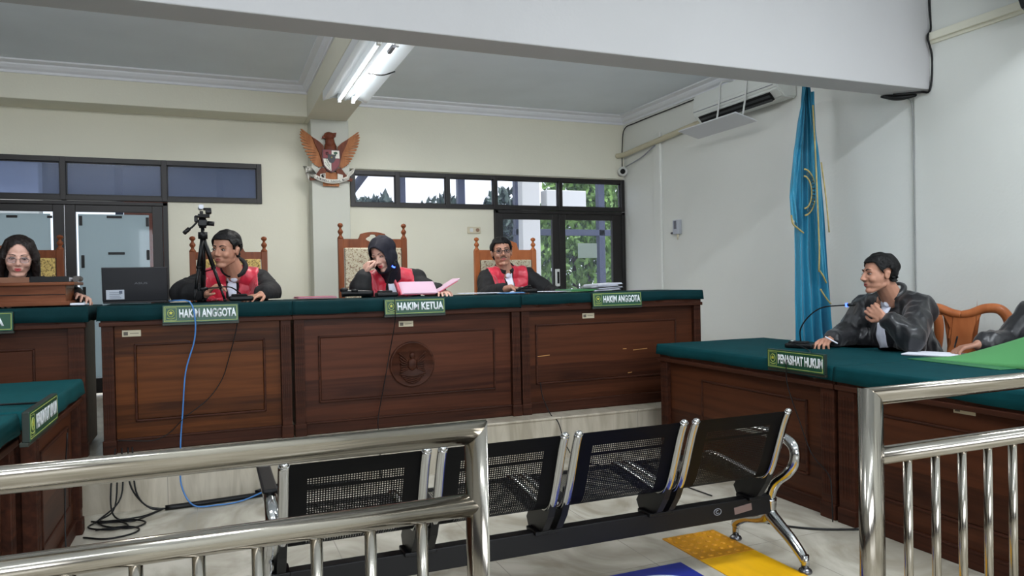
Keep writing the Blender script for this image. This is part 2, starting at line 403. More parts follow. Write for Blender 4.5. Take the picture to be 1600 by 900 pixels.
b = BM(); box(b, XR-.03, XR, 6.55, 6.68, .28, 2.73, .008); struct('trim_8', b, PAINT_R)

# windows and doors in the back wall
def strip_window(name, x0, x1, z0, z1, mull, glass):
    r = bpy.data.objects.new(name, None); COL.objects.link(r); r.location = ((x0+x1)/2, YB, z0); r['kind'] = 'structure'; ROOT[r.name] = T(-r.location)
    b = BM(); y0, y1 = YB-.025, YB+.05; f = .045
    box(b, x0, x1, y0, y1, z1-f, z1, .003); box(b, x0, x1, y0, y1, z0, z0+f, .003)
    for x in [x0+f/2]+mull+[x1-f/2]: box(b, x-f/2, x+f/2, y0-.003, y1, z0, z1, .003)
    struct('window_frame', b, DARKF, r)
    xs = [x0+f/2]+mull+[x1-f/2]
    for a, c in zip(xs[:-1], xs[1:]):
        b = BM(); box(b, a+f/2, c-f/2, YB+.01, YB+.016, z0+f, z1-f); struct('window_pane', b, glass, r)
        b = BM()
        for (u0, u1, v0, v1) in ((a+f/2, c-f/2, z0+f, z0+f+.008), (a+f/2, c-f/2, z1-f-.008, z1-f), (a+f/2, a+f/2+.008, z0+f, z1-f), (c-f/2-.008, c-f/2, z0+f, z1-f)): box(b, u0, u1, YB, YB+.02, v0, v1)
        struct('glazing_bead', b, DARKF, r)
    return r
strip_window('window_1', -2.5, .452, 1.972, 2.344, [-1.94, -1.168, -.379], PANE_D)
strip_window('window_2', 1.28, 4.385, 1.962, 2.325, [1.752, 2.282, 2.81, 3.575], PANE)
def door(name, x0, x1, zt, leaves, glass, jw=.04):
    r = bpy.data.objects.new(name, None); COL.objects.link(r); r.location = ((x0+x1)/2, YB, .275); r['kind'] = 'structure'; ROOT[r.name] = T(-r.location)
    b = BM(); box(b, x0, x0+jw, YB-.03, YB+.06, .275, zt, .003); box(b, x1-jw, x1, YB-.03, YB+.06, .275, zt, .003); box(b, x0, x1, YB-.03, YB+.06, zt-.03, zt, .003)
    struct('door_frame', b, DARKF, r)
    for (l0, l1, g0, g1, gt) in leaves:
        b = BM(); y0, y1 = YB-.015, YB+.03
        box(b, l0, g0, y0, y1, .29, zt-.03, .003); box(b, g1, l1, y0, y1, .29, zt-.03, .003)
        box(b, g0, g1, y0, y1, gt, zt-.03, .003); box(b, g0, g1, y0, y1, .29, .42, .003)
        struct('door_leaf', b, DARKF, r)
        b = BM(); box(b, g0, g1, YB+.004, YB+.01, .42, gt); struct('door_pane', b, glass, r)
    return r
d1 = door('door_1', -2.5, -.356, 1.962, [(-1.94, -1.17, -1.85, -1.25, 1.872), (-1.163, -.40, -1.082, -.483, 1.872), (-2.46, -1.945, -2.4, -2.0, 1.872)], PANE_L)
for x0, x1 in ((-1.835, -1.272), (-1.066, -.512)):
    b = BM(); box(b, x0, x1, YB+.0105, YB+.0125, .43, 1.853); struct('frosted_film', b, FILM, d1, label='pale green frosted film taped over the door glass')
def tape(u0, z0, wd, ht):
    b = BM(); box(b, u0-wd/2, u0+wd/2, YB+.001, YB+.0035, z0-ht/2, z0+ht/2); struct('tape_strip', b, BLACKP, d1, label='short strip of black tape')
for x, z, wd, ht in ((-1.045, 1.795, .025, .085), (-.785, 1.83, .12, .022), (-.525, 1.79, .025, .08), (-1.035, 1.44, .025, .11), (-.775, 1.51, .13, .022), (-.525, 1.495, .025, .09), (-1.03, 1.17, .025, .1), (-1.55, 1.825, .08, .022), (-1.275, 1.825, .04, .022)): tape(x, z, wd, ht)
d2 = door('door_2', 2.795, 4.385, 1.955, [(2.84, 3.548, 2.889, 3.472, 1.862), (3.552, 4.335, 3.63, 4.225, 1.862)], PANE)
b = BM(); box(b, 3.49, 3.535, YB-.055, YB-.015, 1.13, 1.32, .006); struct('door_handle', b, WHITEP, d2, label='white vertical pull handle')
b = BM(); box(b, 3.50, 3.525, YB-.06, YB-.054, 1.16, 1.29, .002); struct('handle_recess', b, BLACKP, d2)
b = BM(); box(b, 3.79, 4.03, YB+.001, YB+.003, 1.44, 1.605); struct('paper_sheet', b, mat('pale_green_sheet', (188, 205, 200), .8), d2, label='pale sheet stuck on the door glass')

# ------------------------------------------------------------------ outside, behind the back wall
LEAF = mat('leaf_green', (110, 145, 70), .6, var=.45, scale=(3, 3, 3)); LEAFB = mat('leaf_dark_green', (66, 82, 76), .6, var=.45, scale=(2, 2, 2))
OUTF = mat('outdoor_blue_grey_steel', (54, 60, 84), .5); OUTW = mat('outdoor_pale_wall', (205, 205, 205), .8); OUTD = mat('outdoor_dark_canopy', (52, 58, 74), .8, var=.2, scale=(.7, 3, 1))
BRICK = mat('outdoor_brick', (150, 92, 78), .8, var=.2, scale=(9, 9, 30)); GROUND = mat('outdoor_ground', (172, 170, 162), .9, var=.1)
b = BM(); box(b, -14, 26, YB+.15, 30, -.1, 0); struct('outdoor_ground', b, GROUND)
def bush(name, c, r, n, m, label, cat, group=None, leaf=.16, trunk=False):
    rnd = random.Random(int(c[0]*100+c[1]*10)); root = thing(name, label, cat, (c[0], c[1], 0), 0, group)
    b = BM()
    for i in range(n):
        d = Vector((rnd.gauss(0, 1), rnd.gauss(0, 1), rnd.gauss(0, 1))).normalized()*(rnd.uniform(.55, 1.06))
        p = Vector((c[0]+d.x*r[0], c[1]+d.y*r[1], max(.05, c[2]+d.z*r[2])))
        p += Vector((noise.noise(p*1.3)*.3, 0, noise.noise(p*1.7+Vector((9, 0, 0)))*.35))
        M = T(p) @ Euler((rnd.uniform(0, 6), rnd.uniform(0, 6), rnd.uniform(0, 6))).to_matrix().to_4x4(); s = leaf*rnd.uniform(.6, 1.3)
        vs = [b.verts.new(M @ Vector(q)) for q in ((-s, 0, 0), (0, s*.45, s*.12), (s, 0, 0), (0, -s*.45, s*.12))]; b.faces.new(vs)
    obj('foliage', b, m, root)
    b = BM()
    for k in range(4): tube(b, [(c[0]+.1*k-.15, c[1], 0), (c[0]+.2*k-.3, c[1], c[2]*.6), (c[0]+r[0]*.5*(k-1.5)/1.5, c[1], c[2])], .05, 6)
    obj('stem', b, mat('bark', (90, 75, 60), .9), root)
for k, (x_, zt_, lb_) in enumerate(((3.0, 1.48, 'dark hedge tree seen low through the leftmost pane of the high window'), (4.4, 1.52, 'dark hedge tree seen low through the second and third high window panes'), (5.8, 1.5, 'dark hedge tree seen low through the fourth high window pane'))):
    bush('hedge_tree', (x_, 14.5, zt_), (.82, .45, 1.42), 6500, LEAFB, lb_, 'tree', 'trees beyond the back windows', .11)
bush('garden_tree', (5.7, 10.9, 1.6), (.75, .5, 1.6), 7000, LEAF, 'bright green shrub seen through the right glass door leaf behind the pale sheet', 'tree', 'trees beyond the back windows', .08)
bush('garden_tree', (7.3, 12.3, 2.7), (.9, .6, 1.2), 6000, LEAF, 'light green tree filling the rightmost high window pane', 'tree', 'trees beyond the back windows', .08)
bush('garden_tree', (4.3, 11.6, .9), (.45, .5, .9), 1500, LEAFB, 'dark shrub seen through the left glass door leaf behind the chair finial', 'tree', 'trees beyond the back windows', .08)
bush('hedge_tree', (1.95, 12.0, 1.8), (.8, .5, .7), 1200, LEAFB, 'dark shrub glimpsed at the bottom right of the left high window', 'tree', 'trees beyond the back windows', .08)
r_ = thing('porch_frame', 'blue grey steel porch posts and bars standing outside the right glass door', 'porch', (4.2, 9.6, 0))
for x in (2.35, 3.18, 4.02, 5.35): b = BM(); box(b, x-.05, x+.05, 9.55, 9.65, 0, 3.3, .005); obj('post', b, OUTF, r_)
b = BM(); box(b, 3.95, 6.3, 9.55, 9.63, 1.84, 1.93, .004); obj('crossbar', b, OUTF, r_)
b = BM(); box(b, 1.6, 6.6, 9.3, 9.9, 3.3, 3.4, .004); obj('roof_edge', b, OUTF, r_)
b = BM(); tube(b, [(1.62, 9.6, 2.3), (2.3, 9.6, 3.2)], .06, 6, smooth=False); obj('rafter', b, OUTF, r_)
b = BM(); box(b, 3.84, 4.1, 9.0, 9.15, 0, 3.4, .01); tag(obj('porch_column', b, OUTW), 'pale square column outside the left leaf of the right glass door', 'column')
b = BM(); box(b, 4.2, 4.8, 9.0, 9.2, 2.15, 2.42, .01); tag(obj('wall_box', b, OUTW), 'pale box beside the outdoor column, seen through the high window at the right', 'box')
r_ = thing('canopy', 'dark blue grey canopy outside above the left high window', 'canopy', (-1.2, 12, 0))
b = BM(); box(b, -6, .9, 8.9, 14, 2.62, 2.7); obj('roof_sheet', b, OUTD, r_)
for x in (-1.0, .12): b = BM(); box(b, x-.04, x+.04, 9.8, 9.88, 0, 2.62, .004); obj('post', b, OUTF, r_)
b = BM(); box(b, -1.25, -.55, 12.9, 13.0, 0, 2.62); obj('brick_panel', b, BRICK, r_, label='reddish brick panel')
b = BM(); box(b, -2.35, -1.66, 9, 9.2, 0, 3.2, .01); tag(obj('porch_wall', b, OUTW), 'pale wall piece outside the leftmost high window pane', 'wall')

# ================================================================== LAMP, EMBLEM, AIR CONDITIONER, CAMERA, CABLES
r_ = thing('ceiling_lamp', 'lit fluorescent tube lamp with white reflector under the lengthwise beam', 'lamp', (1.03, 5.3, 2.66))
y0, y1 = 4.42, 6.03
LM_ = T((1.03, 0, 2.66)); b = BM(); box(b, -.035, .035, y0, y1, .04, .088, .004, LM_)
for sg in (-1, 1):
    q = [(0, .02), (.016, .05), (.07, .066), (.172, .014), (.176, .018), (.176, .088), (.172, .088), (.172, .03), (.07, .075), (.01, .06)]
    A = [[b.verts.new(LM_ @ Vector((sg*x, y, z))) for x, z in q] for y in (y0, y1)]
    for i in range(len(q)): b.faces.new((A[0][i], A[0][(i+1) % len(q)], A[1][(i+1) % len(q)], A[1][i]))
for y in (y0-.004, y1): prism(b, [(-.176, .088), (-.176, .016), (-.09, .045), (0, .03), (.09, .045), (.176, .016), (.176, .088)], LM_ @ T((0, y, 0)), .004)
obj('reflector', b, mat('white_enamel', (240, 244, 246), .35), r_)
for i, x in enumerate((.975, 1.085)):
    b = BM(); cyl(b, (x, y0+.06, 2.675), (x, y1-.06, 2.675), .014, seg=14)
    obj('tube', b, mat('lit_tube', (255, 255, 255), .4, emit=(238, 248, 255), es=3.2 if i else .7), r_)
    for y in (y0+.03, y1-.06):
        b = BM(); box(b, x-.014, x+.014, y, y+.03, 2.655, 2.72, .003); obj('socket', b, WHITEP, r_)
b = BM(); tube(b, [(1.03, 5.08, 2.655), (1.12, 5.05, 2.64), (1.205, 5.02, 2.665)], .005, 6); obj('wire', b, BLACKP, r_)
b = BM(); box(b, 1.05, 1.075, y0+.02, y0+.16, 2.64, 2.662, .004); obj('starter_clip', b, GREYP, r_)

def emblem():
    cx, y, cz = 1.058, 7.035, 2.385
    r = thing('eagle_emblem', 'carved wooden eagle emblem with shield and white banner on the column', 'emblem', (cx, 7.06, 2.1))
    M = T((cx, y, cz))
    BR = wood('emblem_brown', (92, 48, 36), (130, 74, 52), (30, 30, 8), .5); BL = wood('emblem_light_brown', (150, 92, 56), (190, 128, 84), (30, 30, 8), .5)
    DK = mat('emblem_dark_red', (82, 24, 32), .5); WH = mat('emblem_white', (225, 222, 212), .6); BK = mat('emblem_black', (28, 30, 40), .5); GR = mat('emblem_green', (38, 78, 58), .5)
    for s in (-1, 1):
        b = BM(); n = 15
        RT_ = [(-.160, .178), (-.145, .145), (-.128, .105), (-.105, .060), (-.088, .012), (-.080, -.03), (-.075, -.062)]
        TP_ = [(-.270, .262), (-.281, .205), (-.268, .135), (-.236, .060), (-.200, -.008), (-.162, -.055), (-.118, -.080)]
        def ev(A_, t):
            k = min(int(t*6), 5); f_ = t*6-k; return Vector((A_[k][0]*(1-f_)+A_[k+1][0]*f_, 0, A_[k][1]*(1-f_)+A_[k+1][1]*f_))
        for i in range(n):
            t = i/(n-1); a0 = ev(RT_, t); tip = ev(TP_, t); a0.x *= -s; tip.x *= -s
            d = tip-a0; px = Vector((-d.z, 0, d.x)).normalized()*(.0115 if i else .008)
            pts = [a0-px, a0+px, tip*.9+a0*.1+px*.85, tip, tip*.9+a0*.1-px*.85]
            prism(b, [(p.x, p.z) for p in pts], M @ T((0, .004+.0013*i, 0)) , .016)
        obj('wing_feathers', b, BL, r)
        b = BM(); prism(b, [(s*x, z) for x, z in ((.078, -.06), (.092, .0), (.108, .05), (.135, .105), (.168, .188), (.145, .175), (.10, .145), (.066, .11), (.06, .03), (.066, -.04))], M @ T((0, -.012, 0)), .03)
        obj('wing_shoulder', b, BR, r)
        b = BM(); prism(b, [(s*x, z) for x, z in ((.03, -.10), (.09, -.09), (.12, -.13), (.155, -.175), (.20, -.19), (.19, -.215), (.13, -.205), (.06, -.15))], M @ T((0, -.008, 0)), .025)
        obj('leg', b, BR, r)
    b = BM(); sph(b, (0, .01, .06), (.062, .03, .13), M); sph(b, (-.012, .0, .205), (.052, .034, .042), M); sph(b, (-.005, .004, .15), (.045, .03, .06), M)
    prism(b, [(-.055, .215), (-.075, .2), (-.082, .175), (-.066, .182), (-.045, .178), (-.03, .20)], M @ T((0, -.012, 0)), .024)
    prism(b, [(.015, .235), (.055, .24), (.047, .20), (.02, .19)], M @ T((0, -.01, 0)), .024)
    obj('body', b, BR, r)
    b = BM()
    for i in range(7):
        x = (i-3)*.021; prism(b, [(x*.7-.011, -.13), (x*.7+.011, -.13), (x+.013, -.245), (x+.009, -.262), (x-.009, -.262), (x-.013, -.245)], M @ T((0, .004+abs(i-3)*.002, 0)), .018)
    obj('tail_feathers', b, BL, r)
    sh = [(-.076, .07), (.076, .07), (.078, -.02), (.068, -.07), (.04, -.11), (0, -.132), (-.04, -.11), (-.068, -.07), (-.078, -.02)]
    b = BM(); prism(b, [(x*1.08, z*1.06) for x, z in sh], M @ T((0, -.03, 0)), .03); sd = obj('shield', b, DK, r)
    S = M @ T((0, -.036, 0))
    b = BM(); prism(b, [(-.073, .066), (-.003, .066), (-.003, -.006), (-.075, -.006)], S, .01); obj('red_quarter', b, mat('emblem_red', (128, 28, 40), .5), sd)
    b = BM(); prism(b, [(.003, .066), (.073, .066), (.075, -.006), (.003, -.006)], S, .01); obj('white_quarter', b, WH, sd)
    b = BM(); prism(b, [(-.075, -.012), (-.003, -.012), (-.003, -.125), (-.04, -.105), (-.066, -.07)], S, .01); obj('white_quarter', b, WH, sd)
    b = BM(); prism(b, [(.003, -.012), (.075, -.012), (.066, -.07), (.04, -.105), (.003, -.125)], S, .01); obj('red_quarter', b, mat('emblem_red_low', (120, 34, 46), .5), sd)
    b = BM(); prism(b, [(-.033, .028), (.033, .028), (.035, -.02), (.018, -.045), (0, -.052), (-.018, -.045), (-.035, -.02)], M @ T((0, -.044, 0)), .012); obj('center_shield', b, BK, sd)
    b = BM(); lathe(b, [(.001, 0), (.008, .001), (.001, .002)], (0, 0, 0), 10, M @ T((0, -.046, 0)) @ Rx(PI/2)); obj('star', b, FRINGE, sd)
    b = BM(); sph(b, (.038, -.038, .042), (.02, .003, .013), M); box(b, .034, .042, -.039, -.036, .012, .04, M=M); obj('tree_mark', b, GR, sd)
    b = BM(); sph(b, (-.04, -.038, .035), (.014, .003, .014), M); box(b, -.056, -.05, -.039, -.036, .03, .055, M=M); box(b, -.03, -.024, -.039, -.036, .03, .055, M=M); obj('bull_mark', b, DK, sd)
    b = BM()
    for k in range(4): box(b, -.05+.008*k, -.046+.008*k, -.039, -.036, -.03-.018*k, -.012-.018*k+.004, M=M)
    for k in range(6): sph(b, (-.058+.009*k, -.037, -.05-.012*k), (.003, .002, .006), M, 1)
    obj('rice_mark', b, GR, sd)
    # banner
    def arc(u, v, xr, z0, sag, hw):
        x = -xr+2*xr*u; return M @ Vector((x, -.02-.012*math.cos(u*PI), z0+sag*(abs(x)/xr)**2+hw*(v-.5)))
    b = BM(); surf(b, lambda u, v: arc(u, v, .165, -.222, .045, .040), 20, 2, .005)
    for s in (-1, 1):
        surf(b, lambda u, v: M @ Vector((s*(.13+.075*u+.02*v), -.02+.012*math.sin(u*PI), -.17+.06*u+.075*(v-.5)*(1-.3*u))), 6, 3, .005)
        surf(b, lambda u, v: M @ Vector((s*(.055+.05*u), -.012, -.17-.01*u+.05*(v-.5))), 4, 2, .005)
    obj('banner', b, WH, r)
    for i, ch in enumerate('BHINNEKA TUNGGAL IKA'):
        if ch == ' ': continue
        u = .1+.8*i/19; p = arc(u, .5, .165, -.222, .045, .040); x = -.165+.33*u; sl = math.atan(2*.045*x/.165**2)
        text('motto_letter', ch, .010, .018, T(p+Vector((0, -.013, 0))) @ Ry(-sl), BK, r, bold=.02, ext=0)
emblem()

r_ = thing('air_conditioner', 'white split air conditioner high on the right wall beside the flag top', 'air conditioner', (4.3, 5.1, 2.6))
prof = [(0, 0), (0, .27), (-.14, .275), (-.2, .25), (-.215, .12), (-.205, .065), (-.13, .0)]     # (x from wall, z)
b = BM(); A = [[b.verts.new(Vector((4.398+x, y, 2.635+z))) for x, z in prof] for y in (4.62, 5.72)]
for i in range(len(prof)): b.faces.new((A[0][i], A[0][(i+1) % 7], A[1][(i+1) % 7], A[1][i]))
b.faces.new(A[0]); b.faces.new(A[1][::-1]); bmesh.ops.bevel(b, geom=b.edges[:], offset=.012, segments=2, affect='EDGES')
obj('housing', b, mat('ac_white', (222, 226, 222), .35), r_)
SL = math.atan2(.075, .065)
b = BM(); box(b, -.028, .048, 4.72, 5.66, -.008, .004, .002, T((4.228, 0, 2.665)) @ Ry(SL)); obj('air_outlet', b, CAVITY, r_, label='black air outlet slot')
for k in (0, 1): b = BM(); box(b, -.002, .018, 4.73, 5.65, -.012, -.008, .001, T((4.222+.026*k, 0, 2.668-.03*k)) @ Ry(SL)); obj('louver', b, mat('grey_louver%d' % k, (60, 62, 64), .5), r_)
b = BM(); box(b, 4.181, 4.188, 4.66, 5.7, 2.728, 2.733); obj('panel_seam', b, GREYP, r_)
b = BM(); cyl(b, (4.184, 4.80, 2.83), (4.178, 4.80, 2.83), .022, seg=20); obj('badge', b, mat('ac_badge', (120, 130, 132), .4), r_)
r_ = thing('air_deflector', 'white tilted deflector sheet hung on straps below the air conditioner', 'deflector', (4.1, 5.15, 2.5))
b = BM(); box(b, -.12, .11, 4.88, 5.68, -.006, .006, .004, T((4.11, 0, 2.515)) @ Ry(math.radians(14))); obj('sheet', b, mat('white_acrylic', (214, 216, 222), .4), r_)
for y in (4.95, 5.3):
    b = BM(); tube(b, [(4.12, y, 2.515), (4.15, y, 2.66), (4.165, y, 2.78), (4.18, y, 2.895), (4.25, y, 2.925), (4.39, y, 2.93)], .008, 6); obj('strap', b, WHITEP, r_)
b = BM(); tube(b, [(4.37, 5.72, 2.69), (4.355, 6.1, 2.665), (4.35, 6.5, 2.64), (4.35, 6.9, 2.62), (4.34, 7.2, 2.6), (4.31, 7.318, 2.6)], .028, 10)
tag(obj('coolant_pipe', b, mat('wrapped_pipe', (205, 198, 172), .7, bump=.5, bscale=30)), 'cream wrapped pipe running from the air conditioner to the back wall', 'pipe')
b = BM(); tube(b, [(4.37, 3.66, 2.96), (4.385, 5, 2.94), (4.385, 6.2, 2.93), (4.385, 7.0, 2.925), (4.38, 7.26, 2.9), (4.37, 7.30, 2.7), (4.365, 7.30, 2.47)], .006, 6)
tag(obj('wall_cable', b, BLACKP), 'thin dark cable under the white moulding down to the security camera', 'cable')
b = BM(); tube(b, [(4.36, 6.62, 2.60), (4.37, 6.9, 2.52), (4.35, 7.2, 2.46)], .007, 6); tag(obj('wall_cable', b, GREYP), 'short grey cable slanting from the wrapped pipe to the security camera', 'cable')
r_ = thing('security_camera', 'small white dome security camera in the back right corner above the window', 'camera', (4.35, 7.27, 2.38))
b = BM(); cyl(b, (4.36, 7.318, 2.42), (4.355, 7.29, 2.42), .05, seg=20); obj('mount', b, WHITEP, r_)
b = BM(); sph(b, (4.34, 7.25, 2.415), .056, sub=3); obj('housing', b, WHITEP, r_)
b = BM(); sph(b, (4.318, 7.210, 2.41), .030, sub=3); obj('lens', b, BLACKP, r_)
r_ = thing('wall_dispenser', 'small white metal holder on the right wall between window and flag', 'holder', (4.36, 6.25, 1.6))
b = BM(); box(b, 4.35, 4.398, 6.22, 6.31, 1.64, 1.785, .004); obj('case', b, mat('silver_plastic', (186, 190, 198), .35, .3), r_)
b = BM(); box(b, 4.345, 4.351, 6.245, 6.285, 1.69, 1.775, .002); obj('window', b, mat('dark_slot', (110, 112, 122), .4), r_)
b = BM(); cyl(b, (4.37, 6.33, 1.655), (4.37, 6.36, 1.655), .012, seg=10); obj('knob', b, mat('grey_knob', (90, 90, 95), .4), r_)
b = BM(); cyl(b, (4.375, 6.255, 1.64), (4.375, 6.26, 1.585), .012, .006, seg=10); obj('nozzle', b, CREAMP, r_)
r_ = thing('wall_socket', 'cream double wall socket and switch left of the right glass door', 'socket', (2.56, 7.31, 1.7))
b = BM(); box(b, 2.49, 2.635, 7.305, 7.3195, 1.705, 1.775, .005); obj('plate', b, CREAMP, r_)
b = BM(); cyl(b, (2.6, 7.306, 1.742), (2.6, 7.302, 1.742), .02, seg=16); obj('outlet', b, mat('brown_outlet', (150, 120, 95), .5), r_)
b = BM(); box(b, 2.515, 2.55, 7.301, 7.306, 1.722, 1.76, .002); obj('switch', b, WHITEP, r_)
b = BM(); tube(b, [(4.378, 3.415, 3.39), (4.38, 3.42, 3.0), (4.384, 3.416, 2.8), (4.34, 3.405, 2.73), (4.385, 3.410, 2.6), (4.375, 3.42, 2.40), (4.36, 3.47, 2.392), (4.28, 3.52, 2.388), (4.22, 3.57, 2.388)], .007, 6)
tag(obj('beam_cable', b, BLACKP), 'black cable running down the right end of the front beam', 'cable')
b = BM(); tube(b, [(4.395, 3.53, 2.39), (4.3, 3.60, 2.383), (4.18, 3.63, 2.385)], lambda t: .008+.014*math.sin(PI*t), 8); tag(obj('cable_bundle', b, BLACKP), 'dark taped cable bundle under the right end of the front beam', 'cable')
b = BM(); tube(b, [(4.37, 3.60, 2.39), (4.384, 3.56, 2.3), (4.384, 3.555, 1.8), (4.384, 3.555, .3)], .004, 6); tag(obj('wall_cable', b, mat('pale_grey_cable', (150, 152, 150), .6)), 'thin grey cable running straight down the right wall behind the lawyer', 'cable')
r_ = thing('loudspeaker', 'black loudspeaker at the top right corner of the room wall', 'loudspeaker', (4.2, 2.55, 2.8))
Msp = T((4.22, 2.58, 2.86)) @ Rz(math.radians(20)) @ Rx(math.radians(-14))
b = BM(); box(b, -.13, .13, -.16, .16, -.22, .26, .012, Msp); obj('cabinet', b, BLACKP, r_)
b = BM(); box(b, -.142, -.131, -.14, .14, -.2, .24, .004, Msp); obj('grille', b, BLACKM, r_)

# ================================================================== FLAG
def flag():
    r = thing('court_flag', 'teal satin flag with gold fringe hanging furled on a pole beside the right wall', 'flag', (4.02, 4.13, 0))
    b = BM(); cyl(b, (4.06, 4.14, .02), (4.06, 4.16, 2.56), .014, seg=12); lathe(b, [(.001, 0), (.02, .0), (.02, .03), (.012, .07), (.001, .14)], (4.06, 4.16, 2.56), 12); obj('pole', b, W_CHAIR, r)
    b = BM(); lathe(b, [(.16, 0), (.16, .02), (.05, .05), (.03, .09), (.018, .1)], (4.06, 4.14, 0), 24); obj('base', b, W_CHAIR, r)
    # main cloth: folded cone, widening downwards.  dirX = image right direction
    dx = Vector((.926, -.378, 0)); dy = Vector((.378, .926, 0)); c0 = Vector((4.0, 4.14, 0))
    def sheet(nm, m, prof, ztop, zbot, folds, ph, dep, yoff, nz=60, na=90, bot=None):
        b = BM(); uvp = []
        def fn(u, v):
            z0 = ztop+(zbot-ztop)*v
            xl, xr = prof(v); s = u
            x = xl+(xr-xl)*s
            amp = dep*(.35+.65*v)
            y = yoff+amp*(math.sin(s*folds*2*PI+ph+.8*math.sin(v*3))*(.7+.3*math.sin(s*5+v*4)))+.02*noise.noise(Vector((s*6, v*5, ph)))
            z = z0+(bot(s)*v**3 if bot else 0)
            p = c0+dx*x+dy*y; return Vector((p.x, p.y, z))
        surf(b, fn, na, nz); return obj(nm, b, m, r)
    def ip(tab):
        def f(v):
            for (v0, a0, b0), (v1, a1, b1) in zip(tab[:-1], tab[1:]):
                if v <= v1: t = (v-v0)/(v1-v0); return a0+(a1-a0)*t, b0+(b1-b0)*t
            return tab[-1][1:]
        return f
    sheet('flag_cloth', TEAL, ip([(0, -.015, .035), (.25, -.05, .095), (.5, -.075, .13), (.8, -.09, .17), (1, -.09, .19)]), 2.60, .60, 4.2, .6, .05, -.03, bot=lambda s: .12*max(0, s-.5))
    e = sheet('flag_fold', TEAL, ip([(0, -.02, .0), (.5, -.10, -.055), (.85, -.135, -.06), (1, -.125, -.05)]), 2.56, 1.62, 1.2, 2.0, .03, -.065, 40, 30, bot=lambda s: -.12*s)
    e = sheet('flag_fold', TEAL, ip([(0, .005, .03), (.5, .02, .06), (1, .035, .085)]), 2.50, 1.22, 1.0, .3, .025, -.115, 50, 24, bot=lambda s: -.07*s)
    def fringe(pts, rr=.009):
        b = BM(); tube(b, [c0+dx*x+dy*y+Vector((0, 0, z)) for x, y, z in pts], rr, 6, 4); obj('fringe', b, FRINGE, r, label='gold fringe edging')
    fringe([(.012, -.135, 2.4), (.02, -.15, 2.0), (.028, -.15, 1.7), (.035, -.15, 1.4), (.03, -.15, 1.22)], .006)
    fringe([(.03, -.15, 1.235), (.06, -.15, 1.19), (.085, -.14, 1.14)], .006)
    fringe([(-.135, -.09, 1.63), (-.13, -.10, 1.57), (-.09, -.10, 1.53), (-.05, -.09, 1.5)], .006)
    fringe([(.075, -.11, 2.0), (.10, -.12, 1.75), (.12, -.12, 1.5)], .005)
    fringe([(.05, -.12, 1.10), (.08, -.135, 1.04), (.12, -.13, .99)], .006)
    # round gold embroidery on the front fold
    b = BM(); cc = (-.045, 1.79)
    for k in range(40):
        a = -1.5+3.0*k/39; x, z = cc[0]+.082*math.cos(a), cc[1]+.165*math.sin(a)
        for dr in (0, 1):
            x2, z2 = cc[0]+(.082-.028*dr)*math.cos(a), cc[1]+(.165-.05*dr)*math.sin(a)
            p = c0+dx*x2+dy*(-.098)+Vector((0, 0, z2)); sph(b, p, (.0055, .006, .008), sub=1)
    obj('embroidered_ring', b, FRINGE, r)
    b = BM()
    for k in range(15):
        a = 1.3-2.6*k/14; p = c0+dx*(cc[0]+.067*math.cos(a))+dy*(-.106)+Vector((0, 0, cc[1]+.138*math.sin(a)))
        box(b, -.011, .011, -.002, .002, -.0035 if k % 3 else -.006, .0035, .001, T(p) @ Rz(-math.atan2(.378, .926)) @ Ry(-a))
    obj('embroidered_mark', b, mat('dark_embroidery', (30, 52, 50), .6), r)
flag()

# unseen tube fixtures, added around the area lights to house them
def batten(label, c, ln, back=False):
    r = thing('unseen_batten', label, 'lamp', c, 0, 'added unseen tube lamps'); x, y, z = c
    b = BM(); box(b, x-ln/2, x+ln/2, y-(.05 if back else .03), y+(-.02 if back else .03), z+(-.03 if back else .012), z+(.03 if back else .04), .004); obj('housing', b, WHITEP, r)
    b = BM(); cyl(b, (x-ln/2+.02, y-.01 if back else y, z), (x+ln/2-.02, y-.01 if back else y, z), .008, seg=10); obj('tube', b, LTUBE, r)
LTUBE = mat('lit_tube_small', (255, 255, 255), .4, emit=(238, 248, 255), es=2)
batten('unseen tube lamp on the front ceiling, left of the two before the beam', (-.9, 1.25, 3.375), 1.6)
batten('unseen tube lamp on the front ceiling, right of the two before the beam', (3.1, 1.25, 3.375), 1.6)
batten('added unseen tube lamp at the rear left of the front ceiling', (-.9, -1.6, 3.375), 2.4)
batten('added unseen tube lamp at the rear right of the front ceiling', (2.6, -1.6, 3.375), 2.4)
batten('added unseen tube lamp on the back face of the front beam, left', (-1.2, 3.70, 2.9), 1.5, True)
batten('added unseen tube lamp on the back face of the front beam, right', (2.1, 3.70, 2.9), 1.5, True)

